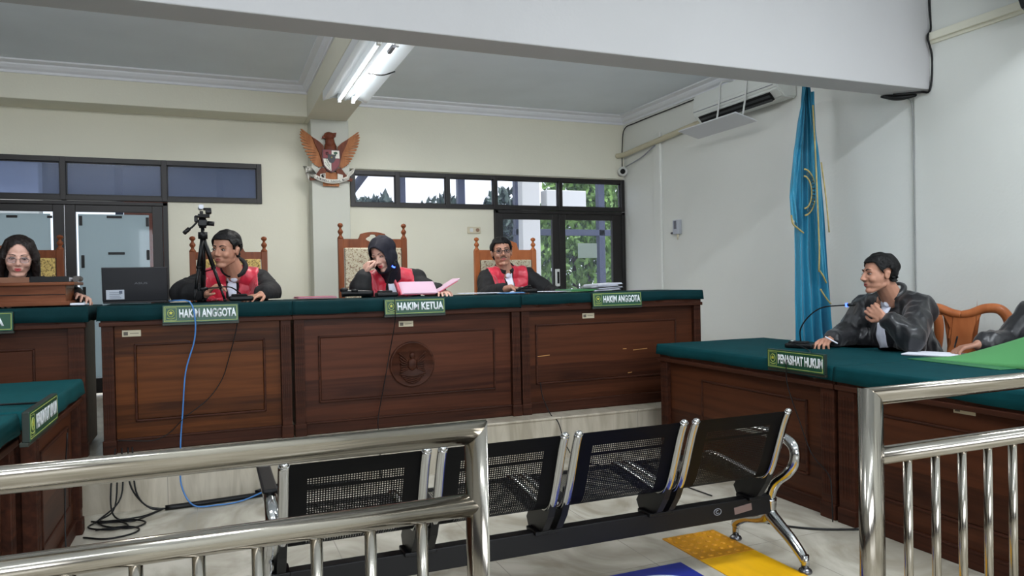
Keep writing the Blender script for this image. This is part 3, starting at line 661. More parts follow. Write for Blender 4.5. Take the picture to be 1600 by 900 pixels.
# ================================================================== DESKS
def desk(label, loc, rz, w, h, depth, mats, ip, group, label_x=None, post=(.065, .065), sticker=True, frieze=.72, seal=False, scratches=False):
    """local: x along the front, front at y=0, z up"""
    mw, mp = mats; r = thing('court_desk', label, 'desk', loc, rz, group)
    b = BM(); box(b, .03, w-.03, .045, depth, .01, h-.03, .004); obj('carcass', b, mw, r, True)
    b = BM(); box(b, 0, w, -.004, depth+.005, h-.03, h, .006); obj('desk_top', b, mw, r, True)
    b = BM(); box(b, 0, w, .0, .05, frieze, h-.03, .003); box(b, -.006, w+.006, -.014, .05, frieze-.012, frieze+.012, .004)
    n = max(2, int(w/.24))
    for i in range(n):
        x = w*(i+.5)/n; z = (frieze+h-.03)/2
        vs = [b.verts.new(q) for q in ((x-.05, 0, z), (x, 0, z+.024), (x+.05, 0, z), (x, 0, z-.024), (x, -.008, z))]
        for k in range(4): b.faces.new((vs[k], vs[(k+1) % 4], vs[4]))
    obj('frieze', b, mw, r, True)
    for s, pw in ((0, post[0]), (1, post[1])):
        x0 = w-pw if s else 0
        b = BM(); box(b, x0+.003, x0+pw-.003, .0, .05, .0, frieze, .003); box(b, x0-.002, x0+pw+.002, -.008, .05, 0, .075, .004)
        for k in range(4): box(b, x0+pw*(.22+.17*k), x0+pw*(.28+.17*k), -.003, .002, .12, frieze-.04, .001)
        obj('corner_post', b, mw, r, True)
    b = BM(); box(b, post[0], w-post[1], .02, .05, 0, .068, .004); box(b, post[0], w-post[1], .014, .05, .066, .078, .003); obj('plinth', b, mw, r, True)
    x0, x1, z0, z1 = ip
    b = BM(); box(b, post[0], w-post[1], .03, .045, .07, frieze); obj('front_panel', b, mp, r, True)
    b = BM(); m = .012
    for (a, c, d, e) in ((x0, x1, z1-m, z1), (x0, x1, z0, z0+m), (x0, x0+m, z0, z1), (x1-m, x1, z0, z1)): box(b, a, c, .018, .032, d, e, .004)
    obj('panel_moulding', b, mw, r, True)
    b = BM(); box(b, x0+m, x1-m, .024, .032, z0+m, z1-m, .004); obj('raised_panel', b, mp, r, True)
    if sticker:
        sx, sz = label_x
        b = BM(); box(b, sx-.047, sx+.047, .027, .0301, sz-.018, sz+.018); lb = obj('inventory_label', b, mat('label_paper', (196, 186, 160), .6), r, True, label='small pale inventory label with a dark mark')
        b = BM(); box(b, sx-.04, sx-.018, .0262, .0272, sz-.011, sz+.009); box(b, sx-.008, sx+.036, .0262, .0272, sz-.002, sz+.001); obj('label_mark', b, mat('label_ink', (90, 84, 74), .6), lb, True)
    if seal:
        cx, cz = seal; M = T((cx, .022, cz)) @ Rx(PI/2)
        b = BM(); lathe(b, [(.147, -.006), (.147, .006), (.143, .013), (.136, .013), (.131, .005), (.001, .004)], (0, 0, 0), 56, M); sl = obj('carved_seal', b, mw, r, True, label='round carved wooden seal')
        b = BM(); P = T((cx, .012, cz))
        for s in (-1, 1):
            for k in range(7): tube(b, [P @ Vector((s*.03, 0, .02-.008*k)), P @ Vector((s*(.055+.004*k), -.003, .05-.016*k)), P @ Vector((s*(.088-.004*k), 0, .075-.02*k))], .0045, 5)
        sph(b, P @ Vector((0, 0, .055)), (.018, .008, .022)); sph(b, P @ Vector((0, 0, .0)), (.032, .009, .04))
        for k in range(4): tube(b, [P @ Vector((-.085+.012*k, 0, -.06-.013*k)), P @ Vector((0, -.003, -.078-.013*k)), P @ Vector((.085-.012*k, 0, -.06-.013*k))], .004, 5)
        obj('seal_relief', b, mw, sl, True)
    if scratches:
        b = BM()
        for (x, z, l, a) in scratches: box(b, -l/2, l/2, -.0006, .0004, -.0022, .0022, M=T((x, .0236, z)) @ Ry(-a))
        obj('paint_scratch', b, mat('bare_wood', (186, 138, 78), .6), r, True, label='pale scratches in the varnish')
    return r
def cloth(label, loc, rz, x0, x1, h, depth, drop, m, cat='tablecloth', side=(1, 1), yb=None):
    """thin cloth over a desk top, in desk-local coordinates"""
    M = T(Vector(loc)) @ Rz(rz); b = BM()
    nx = int((x1-x0)/.02); path = []
    top = h+.006; e = .012
    path = [(-.012-.004, h-drop), (-.014, h-drop*.5), (-.013, h-.012), (-.008, top-.002), (0, top)]+[(depth*k/10, top) for k in range(1, 10)]+[(depth, top), (depth+.01, top-.004), (depth+.014, h-.02), (depth+.016, h-drop*.7)]
    g = []
    for i in range(nx+1):
        x = x0+(x1-x0)*i/nx; row = []
        for (y, z) in path:
            dr = max(0, (top-z)/drop); wv = .0035*math.sin(x*23)*dr+.003*noise.noise(Vector((x*6, z*4, 0)))*dr
            row.append(b.verts.new(M @ Vector((x, y+wv-.002*dr if y < .1 else y-wv, z+.002*noise.noise(Vector((x*4, y*4, 1)))*(1 if z >= top-.003 else 0)-.003*dr*math.sin(x*9)))))
        g.append(row)
    for i in range(nx):
        for j in range(len(path)-1):
            f = b.faces.new((g[i][j], g[i+1][j], g[i+1][j+1], g[i][j+1])); f.smooth = True
    for sd, i, sg in ((0, 0, -1), (1, nx, 1)):
        if side[sd]:
            low = []
            for j, (y, z) in enumerate(path):
                v = g[i][j]; zz = min(z, h-drop+.004*math.sin(y*20)); low.append(b.verts.new(M @ Vector((x0 if sd == 0 else x1, y, 0))+Vector((0, 0, zz-0))+(M.to_3x3() @ Vector((sg*.006, 0, 0)))))
            for j in range(len(path)-1):
                try: f = b.faces.new((g[i][j], g[i][j+1], low[j+1], low[j])); f.smooth = True
                except ValueError: pass
    bmesh.ops.recalc_face_normals(b, faces=b.faces[:]); bmesh.ops.solidify(b, geom=b.faces[:], thickness=.003)
    return tag(obj('tablecloth', b, m), label, cat, 'green desk cloths')
ZD, YDF = .282, 4.60; HJ = 1.104-ZD-.006
G1 = 'court desks on the raised platform'
desk('carved teak desk on the platform behind the leftmost plate, under the wooden lectern box', (-2.15, YDF, ZD), 0, 1.50, HJ, .6, (W_DESK, W_PANEL3), (.18, 1.26, .166, .605), G1, (.4, .65), post=(.065, .085))
desk('narrow orange brown panelled desk with laptop and blue cable, left of the head desk', (-.575, YDF, ZD), 0, 1.01, HJ, .6, (W_DESK, W_PANEL), (.16, .86, .166, .605), G1, (.15, .665))
desk('long reddish panelled desk with the round carved seal in the middle', (.447, YDF, ZD), 0, 1.485, HJ, .6, (W_DESK, W_PANEL2), (.147, 1.306, .19, .602), G1, (.70, .655), seal=(.733, .395))
desk('scratched dark panelled desk at the right end of the platform row', (1.938, YDF, ZD), 0, 1.475, HJ, .6, (W_DESK, W_PANEL3), (.115, 1.265, .20, .612), G1, (.53, .66), scratches=[(.17, .395, .1, .06), (.95, .40, .12, .05), (.82, .41, .03, .0), (1.19, .405, .02, 0), (.86, .235, .035, .1)])
cloth('green cloth on the leftmost platform desk under the wooden box', (-2.15, YDF, ZD), 0, -.01, 1.515, HJ, .6, .075, CLOTH2)
cloth('green cloth on the narrow desk with the laptop', (-.575, YDF, ZD), 0, -.012, 1.017, HJ, .6, .075, CLOTH2, side=(1, 0))
cloth('green cloth on the head judge desk with the carved seal', (.447, YDF, ZD), 0, -.003, 1.488, HJ, .6, .075, CLOTH2, side=(0, 0))
cloth('green cloth on the right end platform desk with the file stack', (1.938, YDF, ZD), 0, -.001, 1.487, HJ, .6, .062, CLOTH2, side=(0, 1))
G2 = 'floor level side desks'; HL = .748
desk('dark teak side desk holding the microphone, nearer the platform on the right', (2.79, 4.22, 0), -PI/2, 1.50, HL, .9, (W_DESK, W_PANEL3), (.42, 1.30, .17, .56), G2, (.72, .66), post=(.08, .09), frieze=.655)
desk('dark teak side desk holding the papers, behind the right railing', (2.79, 2.70, 0), -PI/2, 1.06, HL, .9, (W_DESK, W_PANEL3), (.2, .88, .17, .56), G2, (.63, .64), post=(.1, .09), frieze=.655)
cloth('green cloth on the right side desk under the microphone', (2.79, 4.22, 0), -PI/2, -.02, 1.508, HL, .9, .06, CLOTH, side=(1, 0))
cloth('green cloth on the right side desk under the white papers', (2.79, 2.70, 0), -PI/2, -.008, 1.08, HL, .9, .065, CLOTH, side=(0, 1))
desk('dark side desk on the left touching the platform, with the slanted name plate', (-.62, 3.19, 0), PI/2, .99, HL, .9, (W_DESK, W_PANEL3), (.2, .8, .17, .56), G2, sticker=False, frieze=.655)
desk('dark side desk at the left edge of the photo behind the left railing', (-.67, 1.75, 0), PI/2, 1.36, HL, .9, (W_DESK, W_PANEL3), (.2, 1.16, .17, .56), G2, sticker=False, frieze=.655)
cloth('green cloth on the left side desk nearer the platform', (-.62, 3.19, 0), PI/2, -.005, 1.01, HL, .9, .065, CLOTH3)
cloth('green cloth on the left side desk at the photo edge', (-.67, 1.75, 0), PI/2, -.01, 1.38, HL, .9, .065, CLOTH3)

# ================================================================== NAME PLATES
def plate(label, s, loc, rz, wd, tilt=0, tx=(.075, .39), clip=False):
    M = T(Vector(loc)) @ Rz(rz) @ Rx(tilt); r = thing('name_plate', label, 'name plate', loc, rz, 'green name plates'); h = .1
    def O(n, b, m, par=r, **k): return obj(n, b, m, par, **k)
    b = BM(); box(b, 0, wd, 0, .022, 0, h, .002, M); O('plate_board', b, mat('plate_dark_edge', (22, 34, 28), .5))
    b = BM(); box(b, .001, wd-.001, -.0008, .0005, .001, h-.001, 0, M); O('plate_face', b, PLATE)
    b = BM(); box(b, -.002, wd+.002, .004, .03, -.014, .0, .002, M); O('plate_foot', b, mat('plate_foot_dark', (34, 40, 32), .5))
    b = BM(); t = .0035; i = .007
    for (a, c, d, e) in ((i, wd-i, h-i-t, h-i), (i, wd-i, i, i+t), (i, i+t, i, h-i), (wd-i-t, wd-i, i, h-i)): box(b, a, c, -.0015, .001, d, e, .0007, M)
    O('border_line', b, GOLD)
    b = BM(); q = .0145; sx0, sx1 = q, .072
    for (a, c, d, e) in ((sx0, sx1, h-q-.002, h-q), (sx0, sx1, q, q+.002), (sx0, sx0+.002, q, h-q), (sx1-.002, sx1, q, h-q)): box(b, a, c, -.0015, .001, d, e, 0, M)
    em = O('emblem_square', b, GOLD); c = (.043, .054)
    b = BM(); tube(b, [M @ Vector((c[0]+.0165*math.cos(a*PI/10), -.0015, c[1]+.02*math.sin(a*PI/10))) for a in range(21)], .0024, 5, 2); O('emblem_ring', b, GOLD, em)
    b = BM(); pts = []
    for k in range(10): a = PI/2+k*PI/5; rr = .011 if k % 2 == 0 else .0055; pts.append((c[0]+rr*math.cos(a), c[1]+.002+rr*math.sin(a)))
    prism(b, pts, M @ T((0, -.003, 0)), .003); O('emblem_star', b, mat('plate_yellow', (204, 200, 80), .5), em)
    b = BM(); tube(b, [M @ Vector((.022, -.001, .028)), M @ Vector((.043, -.001, .023)), M @ Vector((.064, -.001, .028))], .0026, 5); O('emblem_ribbon', b, GOLD, em)
    x0, x1 = tx
    text('lettering', s, x1-x0, .05, M @ T(((x0+x1)/2, -.0005, .052)), LETTER, r, bold=.04)
    return r
plate('green plate reading HAKIM ANGGOTA on the narrow left desk, crossed by the blue cable', 'HAKIM ANGGOTA', (-.262, 4.555, 1.0), 0, .40, -.08, (.085, .388))
plate('green plate reading HAKIM KETUA at the middle of the bench', 'HAKIM KETUA', (.995, 4.555, 1.0), 0, .395, -.08, (.082, .383))
plate('green plate reading HAKIM ANGGOTA on the right end desk under the files', 'HAKIM ANGGOTA', (2.468, 4.555, 1.005), 0, .40, -.08, (.085, .388))
plate('green plate cut by the left photo edge, ending in the letter A', 'PANITERA', (-1.37, 4.55, .99), 0, .40, -.08, (.085, .36))
plate('green plate reading PENASIHAT HUKUM on the right side desk', 'PENASIHAT HUKUM', (2.755, 3.14, .71), -PI/2, .395, 0, (.08, .388))
plate('slanted green plate reading PENUNTUT UMUM on the left side desk', 'PENUNTUT UMUM', (-.565, 2.83, .70), PI/2, .47, 0, (.1, .455))

# ================================================================== THRONE CHAIRS
UPH = mat('floral_upholstery', (190, 176, 140), .75)
def floral(m, cols, sc_):
    nt = m.node_tree; p = nt.nodes['Principled BSDF']; tc = nt.nodes.new('ShaderNodeTexCoord'); v = nt.nodes.new('ShaderNodeTexNoise')
    v.inputs['Scale'].default_value = sc_; v.inputs['Detail'].default_value = 2.5; v.inputs['Distortion'].default_value = 2.2
    nt.links.new(tc.outputs['Object'], v.inputs[0]); cr = nt.nodes.new('ShaderNodeValToRGB'); cr.color_ramp.interpolation = 'EASE'
    e = cr.color_ramp.elements; e[0].position = .36; e[0].color = (*lin(cols[0]), 1); e[1].position = .47; e[1].color = (*lin(cols[1]), 1)
    x = e.new(.56); x.color = (*lin(cols[1]), 1); x = e.new(.63); x.color = (*lin(cols[2]), 1)
    nt.links.new(v.outputs[0], cr.inputs[0]); nt.links.new(cr.outputs[0], p.inputs['Base Color'])
floral(UPH, ((130, 104, 84), (192, 184, 160), (148, 128, 100)), 26)
UPHG = mat('gold_upholstery', (190, 160, 90), .7); floral(UPHG, ((96, 74, 40), (206, 178, 104), (124, 98, 50)), 34)
def throne(label, x, y, w, zf, ztop, crest, uph, wd, rails):
    """zf: height of finial tips, ztop: top of back rail, crest: rise of crest"""
    r = thing('judge_chair', label, 'chair', (x, y, .275), 0, 'carved judge chairs'); x0, x1 = x-w/2, x+w/2; z0 = .277
    for s, px in ((-1, x0), (1, x1)):
        b = BM(); box(b, px-.022, px+.022, y-.022, y+.022, z0, ztop+.01, .004)
        lathe(b, [(.016, 0), (.024, .004), (.024, .012), (.012, .03), (.011, .04), (.021, .055), (.021, .068), (.01, .085), (.009, .095), (.02, .108), (.022, .118), (.016, .13), (.001, .136)], (px, y, ztop+.005), 14)
        q = (zf-ztop-.005)/.136
        for v in b.verts:
            if v.co.z > ztop+.011: v.co.z = ztop+.005+(v.co.z-ztop-.005)*q
        obj('back_post', b, wd, r, label='carved post with turned finial')
    # crest rail with pierced opening
    zb = ztop-rails; hw = w/2-.02; N = 48
    def up(t):      # t -1..1
        a = abs(t); z = ztop-.004*a
        if a < .44: z = ztop+crest*(.72+.28*math.cos(a/.44*PI/2))
        elif a < .52: z = ztop+crest*.45*(1-(a-.44)/.08)
        return z
    hz = ztop+crest*.12; hh = min(.036, crest*.5)
    b = BM(); 
    def hole(t): 
        a = abs(t)/.22
        if a >= 1: return 0
        return hh*(1 if a < .45 else .55)*math.sqrt(max(0, 1-a*a))+.004
    for seg in (0, 1):    # upper and lower halves around the hole; outside the hole full height
        for i in range(N):
            t0, t1 = -1+2*i/N, -1+2*(i+1)/N
            xs = (x+t0*hw, x+t1*hw)
            if seg == 0: lo = [hz+hole(t) for t in (t0, t1)]; hi = [up(t) for t in (t0, t1)]
            else: lo = [zb, zb]; hi = [hz-hole(t) for t in (t0, t1)]
            if seg == 0: lo = [min(l, h_) for l, h_ in zip(lo, hi)]
            v = [b.verts.new((xs[k], yy, zz)) for yy in (y-.014, y+.014) for k, zz in ((0, lo[0]), (1, lo[1]), (1, hi[1]), (0, hi[0]))]
            for f in ((0, 1, 2, 3), (7, 6, 5, 4), (3, 2, 6, 7), (1, 0, 4, 5)): b.faces.new([v[k] for k in f])
    bmesh.ops.remove_doubles(b, verts=b.verts[:], dist=.0004)
    obj('crest_rail', b, wd, r, label='crest rail with a small pierced opening')
    b = BM(); box(b, x0, x1, y-.015, y+.015, .80, .85, .004); obj('lower_rail', b, wd, r)
    b = BM(); box(b, x0+.028, x1-.028, y-.03, y+.012, .84, zb+.002, .01); obj('backrest_upholstery', b, uph, r)
    b = BM(); box(b, x0, x1, y-.50, y-.0, .68, .73, .006); obj('seat_frame', b, wd, r)
    b = BM(); box(b, x0+.02, x1-.02, y-.49, y-.025, .725, .775, .02); obj('seat', b, uph, r)
    for px in (x0, x1):
        b = BM(); box(b, px-.022, px+.022, y-.50, y-.456, z0, .96, .004); obj('front_leg', b, wd, r)
        b = BM(); tube(b, [(px, y, .99), (px, y-.2, .985), (px, y-.42, .975), (px, y-.52, .965), (px, y-.55, .94)], .02, 8, flat=1.4); obj('armrest', b, wd, r)
    return r
throne('carved chair with gold upholstery behind the woman with glasses', -1.22, 5.9, .50, 1.580, 1.468, .05, UPHG, W_CHAIR, .05)
throne('carved chair with gold upholstery behind the judge at the tripod', .122, 5.9, .50, 1.575, 1.45, .055, UPHG, W_CHAIR, .05)
throne('tallest carved chair with pale floral back behind the judge in the head scarf', 1.203, 5.9, .51, 1.685, 1.55, .065, UPH, W_CHAIR, .065)
throne('lighter orange carved chair behind the judge with glasses and moustache', 2.35, 5.9, .525, 1.575, 1.455, .095, UPH, W_CHAIR2, .075)

# ================================================================== LAWYER CHAIR (curved back)
def armchair(label, loc, rz):
    r = thing('curved_back_chair', label, 'chair', loc, rz, 'curved wooden chairs'); M = T(Vector(loc)) @ Rz(rz); wd = W_CHAIR2
    # local: front -Y, back at y=0
    for s in (-1, 1):
        b = BM(); tube(b, [M @ Vector(q) for q in ((s*.19, 0, .43), (s*.205, .0, .6), (s*.235, .01, .8), (s*.232, .012, .92), (s*.19, .014, .985), (s*.12, .014, .992), (s*.05, .012, .965), (0, .012, .955))], lambda t: .022+.006*math.sin(PI*t), 12, 8)
        obj('back_loop', b, wd, r)
        b = BM(); tube(b, [M @ Vector(q) for q in ((s*.21, -.44, .44), (s*.21, -.45, .2), (s*.2, -.47, .0))], lambda t: .026-.008*t, 10); obj('leg', b, wd, r)
        b = BM(); tube(b, [M @ Vector(q) for q in ((s*.19, 0, .44), (s*.19, .02, .2), (s*.2, .06, .0))], lambda t: .024-.008*t, 10); obj('leg', b, wd, r)
    b = BM(); z = [(.035, .44), (.045, .52), (.055, .60), (.072, .65), (.082, .70), (.074, .745), (.05, .775), (.047, .80), (.052, .84), (.062, .89), (.078, .925), (.10, .96), (.08, .98), (.04, .955)]
    prism(b, z+[(-x, zz) for x, zz in z[::-1]], M @ T((0, .002, 0)), .022); bmesh.ops.bevel(b, geom=[e for e in b.edges if e.calc_face_angle(0) > 1.2], offset=.004, segments=2, affect='EDGES'); obj('splat', b, wd, r, label='vase shaped back splat')
    b = BM(); box(b, -.23, .23, -.48, .02, .40, .445, .01, M); obj('seat_frame', b, wd, r)
    b = BM(); box(b, -.215, .215, -.465, -.01, .44, .485, .018, M); obj('seat', b, mat('brown_seat_pad', (96, 66, 44), .6), r)
CHR = -math.radians(66)
armchair('curved orange wooden chair standing empty between the two lawyers', (3.97, 2.93, 0), CHR)
armchair('curved wooden chair under the lawyer at the microphone, mostly hidden', (4.08, 3.40, 0), -PI/2)

# ================================================================== WAITING BENCH
def bench():
    r = thing('waiting_bench', 'black perforated steel waiting bench with chrome arms standing behind the railing', 'bench', (1.15, 2.5, 0))
    b = BM(); box(b, .16, 2.19, 2.475, 2.525, .19, .27, .004); bm_ = obj('beam', b, BLACKM, r)
    b = BM(); box(b, 1.985, 2.075, 2.4725, 2.475, .215, .245, .001, T((2.03, 0, .23)) @ Ry(math.radians(-6)) @ T((-2.03, 0, -.23))); obj('sticker', b, mat('faded_sticker', (128, 108, 104), .6), bm_, label='faded pinkish sticker')
    b = BM(); tube(b, [Vector((1.90+.018*math.cos(a*PI/8), 2.473, .235+.013*math.sin(a*PI/8))) for a in range(17)], .0018, 5, 2); tube(b, [Vector((1.90+.008*math.cos(a*PI/8), 2.473, .235+.006*math.sin(a*PI/8))) for a in range(3, 15)], .0018, 5, 2); obj('logo_mark', b, GREYP, bm_, label='small round grey maker mark')
    prof = [(2.262, .668), (2.285, .62), (2.315, .54), (2.345, .46), (2.372, .405), (2.405, .377), (2.45, .372), (2.55, .385), (2.65, .398), (2.74, .405), (2.785, .395), (2.80, .375)]
    P = spl([(0, y, z) for y, z in prof], 4); S = [0]
    for a, c in zip(P[:-1], P[1:]): S.append(S[-1]+(c-a).length)
    for k in range(4):
        x0 = .186+.4875*k; w_ = .43
        bm = BM(); uv = bm.loops.layers.uv.new('UVMap'); g = []
        for i in range(2):
            g.append([bm.verts.new((x0+w_*i, p.y, p.z)) for p in P])
        for j in range(len(P)-1):
            f = bm.faces.new((g[0][j], g[1][j], g[1][j+1], g[0][j+1])); f.smooth = True
            for l, q in zip(f.loops, ((0, S[j]), (w_, S[j]), (w_, S[j+1]), (0, S[j+1]))): l[uv].uv = q
        r2 = bmesh.ops.solidify(bm, geom=bm.faces[:], thickness=.0015)
        seat = obj('seat_shell', bm, MESH, r, label='perforated black steel seat and back')
        for x in (x0-.002, x0+w_+.002):
            b = BM(); tube(b, [(x, y-.004, z) for y, z in prof], .0115, 10, 4, flat=1.5); sph(b, (x, prof[0][0]-.004, prof[0][1]), (.015, .012, .012)); obj('side_frame', b, CHROME, r, label='chrome side strip of the seat')
            b = BM(); sx = 1 if x < x0+.1 else -1
            prism(b, [(2.345-2.45, .455-.3), (2.36-2.45, .40-.3), (2.385-2.45, .35-.3), (2.43-2.45, .29-.3), (2.47-2.45, .268-.3), (2.56-2.45, .268-.3), (2.58-2.45, .30-.3), (2.55-2.45, .34-.3), (2.48-2.45, .362-.3), (2.41-2.45, .37-.3), (2.38-2.45, .40-.3), (2.365-2.45, .46-.3)], T((x+.013, 2.45, .3)) @ Rz(PI/2), .026)
            box(b, x-.03, x+.03, 2.455, 2.545, .262, .278, .004)
            obj('seat_bracket', b, BLACKP, r)
            if k == 0 and sx == 1 or k == 3 and sx == -1: pass
    for x, s in ((.155, -1), (2.19, 1)):
        b = BM()
        tube(b, [(x, 2.50, .17), (x, 2.495, .26), (x, 2.455, .33), (x, 2.385, .385), (x, 2.345, .44), (x, 2.35, .495), (x, 2.40, .523), (x, 2.5, .53), (x, 2.7, .525), (x, 2.78, .515)], lambda t: .024-.004*t, 14, 8)
        obj('armrest', b, CHROME, r, label='chrome loop armrest')
        b = BM(); tube(b, [(x, 2.50, .25), (x, 2.50, .19), (x, 2.45, .155), (x, 2.38, .115), (x, 2.32, .07), (x, 2.298, .045)], lambda t: .032-.013*t, 14, 8); cyl(b, (x, 2.297, .072), (x, 2.297, .02), .016, seg=14)
        obj('leg', b, CHROME, r)
        b = BM(); tube(b, [(x, 2.50, .25), (x, 2.51, .175), (x, 2.56, .145), (x, 2.65, .12), (x, 2.71, .085), (x, 2.722, .06)], lambda t: .032-.013*t, 14, 8); cyl(b, (x, 2.722, .09), (x, 2.722, .02), .015, seg=14)
        obj('leg', b, CHROME, r)
        for y in (2.297, 2.722):
            b = BM(); lathe(b, [(.026, 0), (.028, .006), (.024, .014), (.012, .022), (.001, .023)], (x, y, 0), 18); obj('foot_pad', b, mat('foot_chrome', (120, 120, 124), .25, .9), r)
        if s < 0:
            b = BM(); box(b, x-.024, x+.024, 2.42, 2.79, .545, .56, .007); obj('arm_pad', b, BLACKP, r)
bench()

# ================================================================== RAILINGS
def railing(label, x0, x1, zt, zl, bal, side, pr_, rt=.0255):
    r = thing('steel_railing', label, 'railing', ((x0+x1)/2, 1.55, 0), 0, 'stainless steel railings'); y = 1.55
    px = x1 if side > 0 else x0
    b = BM(); tube(b, [(x0, y, zt), (x1, y, zt)], rt, 24, smooth=False)
    for v in b.verts:
        if abs(v.co.x-px) < .001: v.co.x = px+side*(v.co.z-zt)
    obj('top_rail', b, STEEL, r)
    b = BM(); tube(b, [(x0, y, zl), (x1, y, zl)], rt, 24, smooth=False); obj('lower_rail', b, STEEL, r)
    b = BM(); cyl(b, (px, y, .0), (px, y, zt), pr_, seg=24)
    for v in b.verts:
        if abs(v.co.z-zt) < .001: v.co.z = min(zt+rt, zt+side*(v.co.x-px))
    lathe(b, [(.055, 0), (.055, .008), (.04, .014)], (px, y, 0), 24); obj('end_post', b, STEEL, r)
    b = BM(); cyl(b, (x0 if side > 0 else x1, y, 0), (x0 if side > 0 else x1, y, zt), pr_, seg=24); obj('end_post', b, STEEL, r)
    for x in bal:
        b = BM(); cyl(b, (x, y, .09), (x, y, zl), .0125, seg=14); obj('baluster', b, STEEL, r)
    b = BM(); tube(b, [(x0, y, .08), (x1, y, .08)], .02, 16, smooth=False); obj('bottom_rail', b, STEEL, r)
railing('stainless railing across the lower left of the photo, its post cutting the bench', -2.2, .538, .864, .703, [-.145-.11*k for k in range(17, 0, -1)]+[-.145, -.036, .073, .187, .298, .41], 1, .026)
railing('stainless railing at the lower right of the photo before the side desk', 1.725, 4.3, .851, .679, [1.868+.1145*k for k in range(21)], -1, .034)

# ================================================================== FLOOR MARKS
r_ = thing('tactile_tile', 'yellow tactile tile with raised dots beside the bench leg', 'floor tile', (2.03, 2.72, 0), 0, 'yellow floor tiles')
b = BM(); box(b, 1.885, 2.17, 2.575, 2.86, 0, .005, .002); 
for i in range(6):
    for j in range(6): sph(b, (1.91+.047*i, 2.60+.047*j, .005), (.0125, .0125, .006), sub=2)
obj('tile_base', b, YELLOW, r_)
r_ = thing('tactile_tile', 'smooth yellow floor strip at the bottom edge of the photo', 'floor tile', (2.03, 2.27, 0), 0, 'yellow floor tiles')
b = BM(); box(b, 1.885, 2.17, 1.7, 2.573, 0, .004, .0015); obj('tile_base', b, mat('yellow_strip', (236, 178, 14), .4, var=.08, scale=(14, 3, 3)), r_)
b = BM()
for i in range(5): box(b, 1.905+.055*i, 1.93+.055*i, 1.8, 2.2, .003, .006, .001)
obj('raised_bars', b, YELLOW, r_)
r_ = thing('floor_sticker', 'blue floor sticker with white curved line beside the yellow strip', 'sticker', (1.55, 2.34, 0))
b = BM(); box(b, 1.30, 1.80, 2.08, 2.595, 0, .003, .0008)
obj('sticker_base', b, BLUEF, r_)
b = BM(); N = 40
for k in range(N):
    a0, a1 = .1+2.7*k/N, .1+2.7*(k+1)/N; c = Vector((1.57, 2.33, .0035))
    b.faces.new([b.verts.new(c+Vector((rr*math.cos(a), rr*math.sin(a), 0))) for rr, a in ((.2, a0), (.2, a1), (.18, a1), (.18, a0))])
obj('white_curve', b, mat('sticker_white', (200, 212, 226), .4), r_)

# ================================================================== THINGS ON THE DESKS
ZT = 1.112
r_ = thing('lectern_box', 'brown wooden box with ledge top standing on the leftmost platform desk', 'box', (-.95, 4.83, ZT))
b = BM(); box(b, -1.25, -.755, 4.72, 5.0, ZT+.02, ZT+.115, .003); obj('body', b, W_BOX, r_)
b = BM(); box(b, -1.28, -.71, 4.70, 5.02, ZT+.112, ZT+.13, .004); obj('top_board', b, W_BOX, r_)
b = BM(); box(b, -1.27, -.735, 4.705, 5.01, ZT, ZT+.024, .004); obj('base_board', b, W_BOX, r_)
b = BM(); box(b, -1.25, -.757, 4.717, 4.722, ZT+.06, ZT+.064); obj('groove', b, CAVITY, r_)
def book(label, x0, x1, y0, y1, z0, z1, cm, cat='book', rz=0, name='book', group='books on the wooden box'):
    M = T(((x0+x1)/2, (y0+y1)/2, 0)) @ Rz(rz) @ T((-(x0+x1)/2, -(y0+y1)/2, 0))
    r = thing(name, label, cat, ((x0+x1)/2, (y0+y1)/2, z0), 0, group); t = (z1-z0)
    b = BM(); box(b, x0, x1, y0, y1, z0, z0+t*.13, 0, M); box(b, x0, x1, y0, y1, z1-t*.13, z1, 0, M); box(b, x0, x1, y0-.001, y0+.003, z0, z1, .001, M); obj('cover', b, cm, r)
    b = BM(); box(b, x0+.004, x1-.004, y0+.003, y1-.004, z0+t*.13, z1-t*.13, 0, M); obj('pages', b, PAPER, r)
book('brown bound book lying on the left of the wooden box', -1.13, -.93, 4.74, 4.9, ZT+.1305, ZT+.16, mat('brown_cover', (124, 82, 58), .6))
book('black binder lying on the right of the wooden box', -.925, -.74, 4.74, 4.95, ZT+.1305, ZT+.162, BLACKP)
b = BM(); cyl(b, (-.715, 4.80, ZT+.148), (-.715, 4.93, ZT+.148), .017, seg=14); cyl(b, (-.715, 4.797, ZT+.148), (-.715, 4.80, ZT+.148), .0175, seg=14); tag(obj('tape_roll', b, mat('grey_roll', (84, 78, 74), .5)), 'small dark grey roll at the right end of the wooden box top', 'roll')
b = BM(); box(b, -.73, -.66, 4.68, 4.74, ZT, ZT+.012, .003); tag(obj('folded_tissue', b, PAPER), 'small white folded paper beside the foot of the wooden box', 'paper')
# laptop
r_ = thing('laptop', 'open dark laptop seen from behind with a white label in its corner', 'laptop', (-.42, 4.9, ZT))
LM = T((-.42, 4.86, ZT)) @ Rz(math.radians(2))
b = BM(); box(b, -.17, .17, .0, .23, 0, .016, .004, LM); obj('keyboard_base', b, BLACKP, r_)
LS = LM @ T((0, .0, .014)) @ Rx(math.radians(9))
b = BM(); box(b, -.172, .172, -.006, .0, 0, .2, .003, LS); ld = obj('screen_lid', b, mat('laptop_dark', (38, 38, 42), .35, .4), r_)
b = BM(); box(b, -.16, .16, -.001, .001, .012, .19, 0, LS @ T((0, .0005, 0))); obj('screen', b, BLACKP, ld)
b = BM(); box(b, -.152, -.058, -.0075, -.006, .012, .068, 0, LS); st = obj('label_sticker', b, mat('sticker_grey', (188, 194, 204), .5), ld, label='white spec label')
b = BM()
for k in range(4): box(b, -.135, -.075-.006*(k % 2), -.0082, -.0075, .02+.01*k, .023+.01*k, 0, LS)
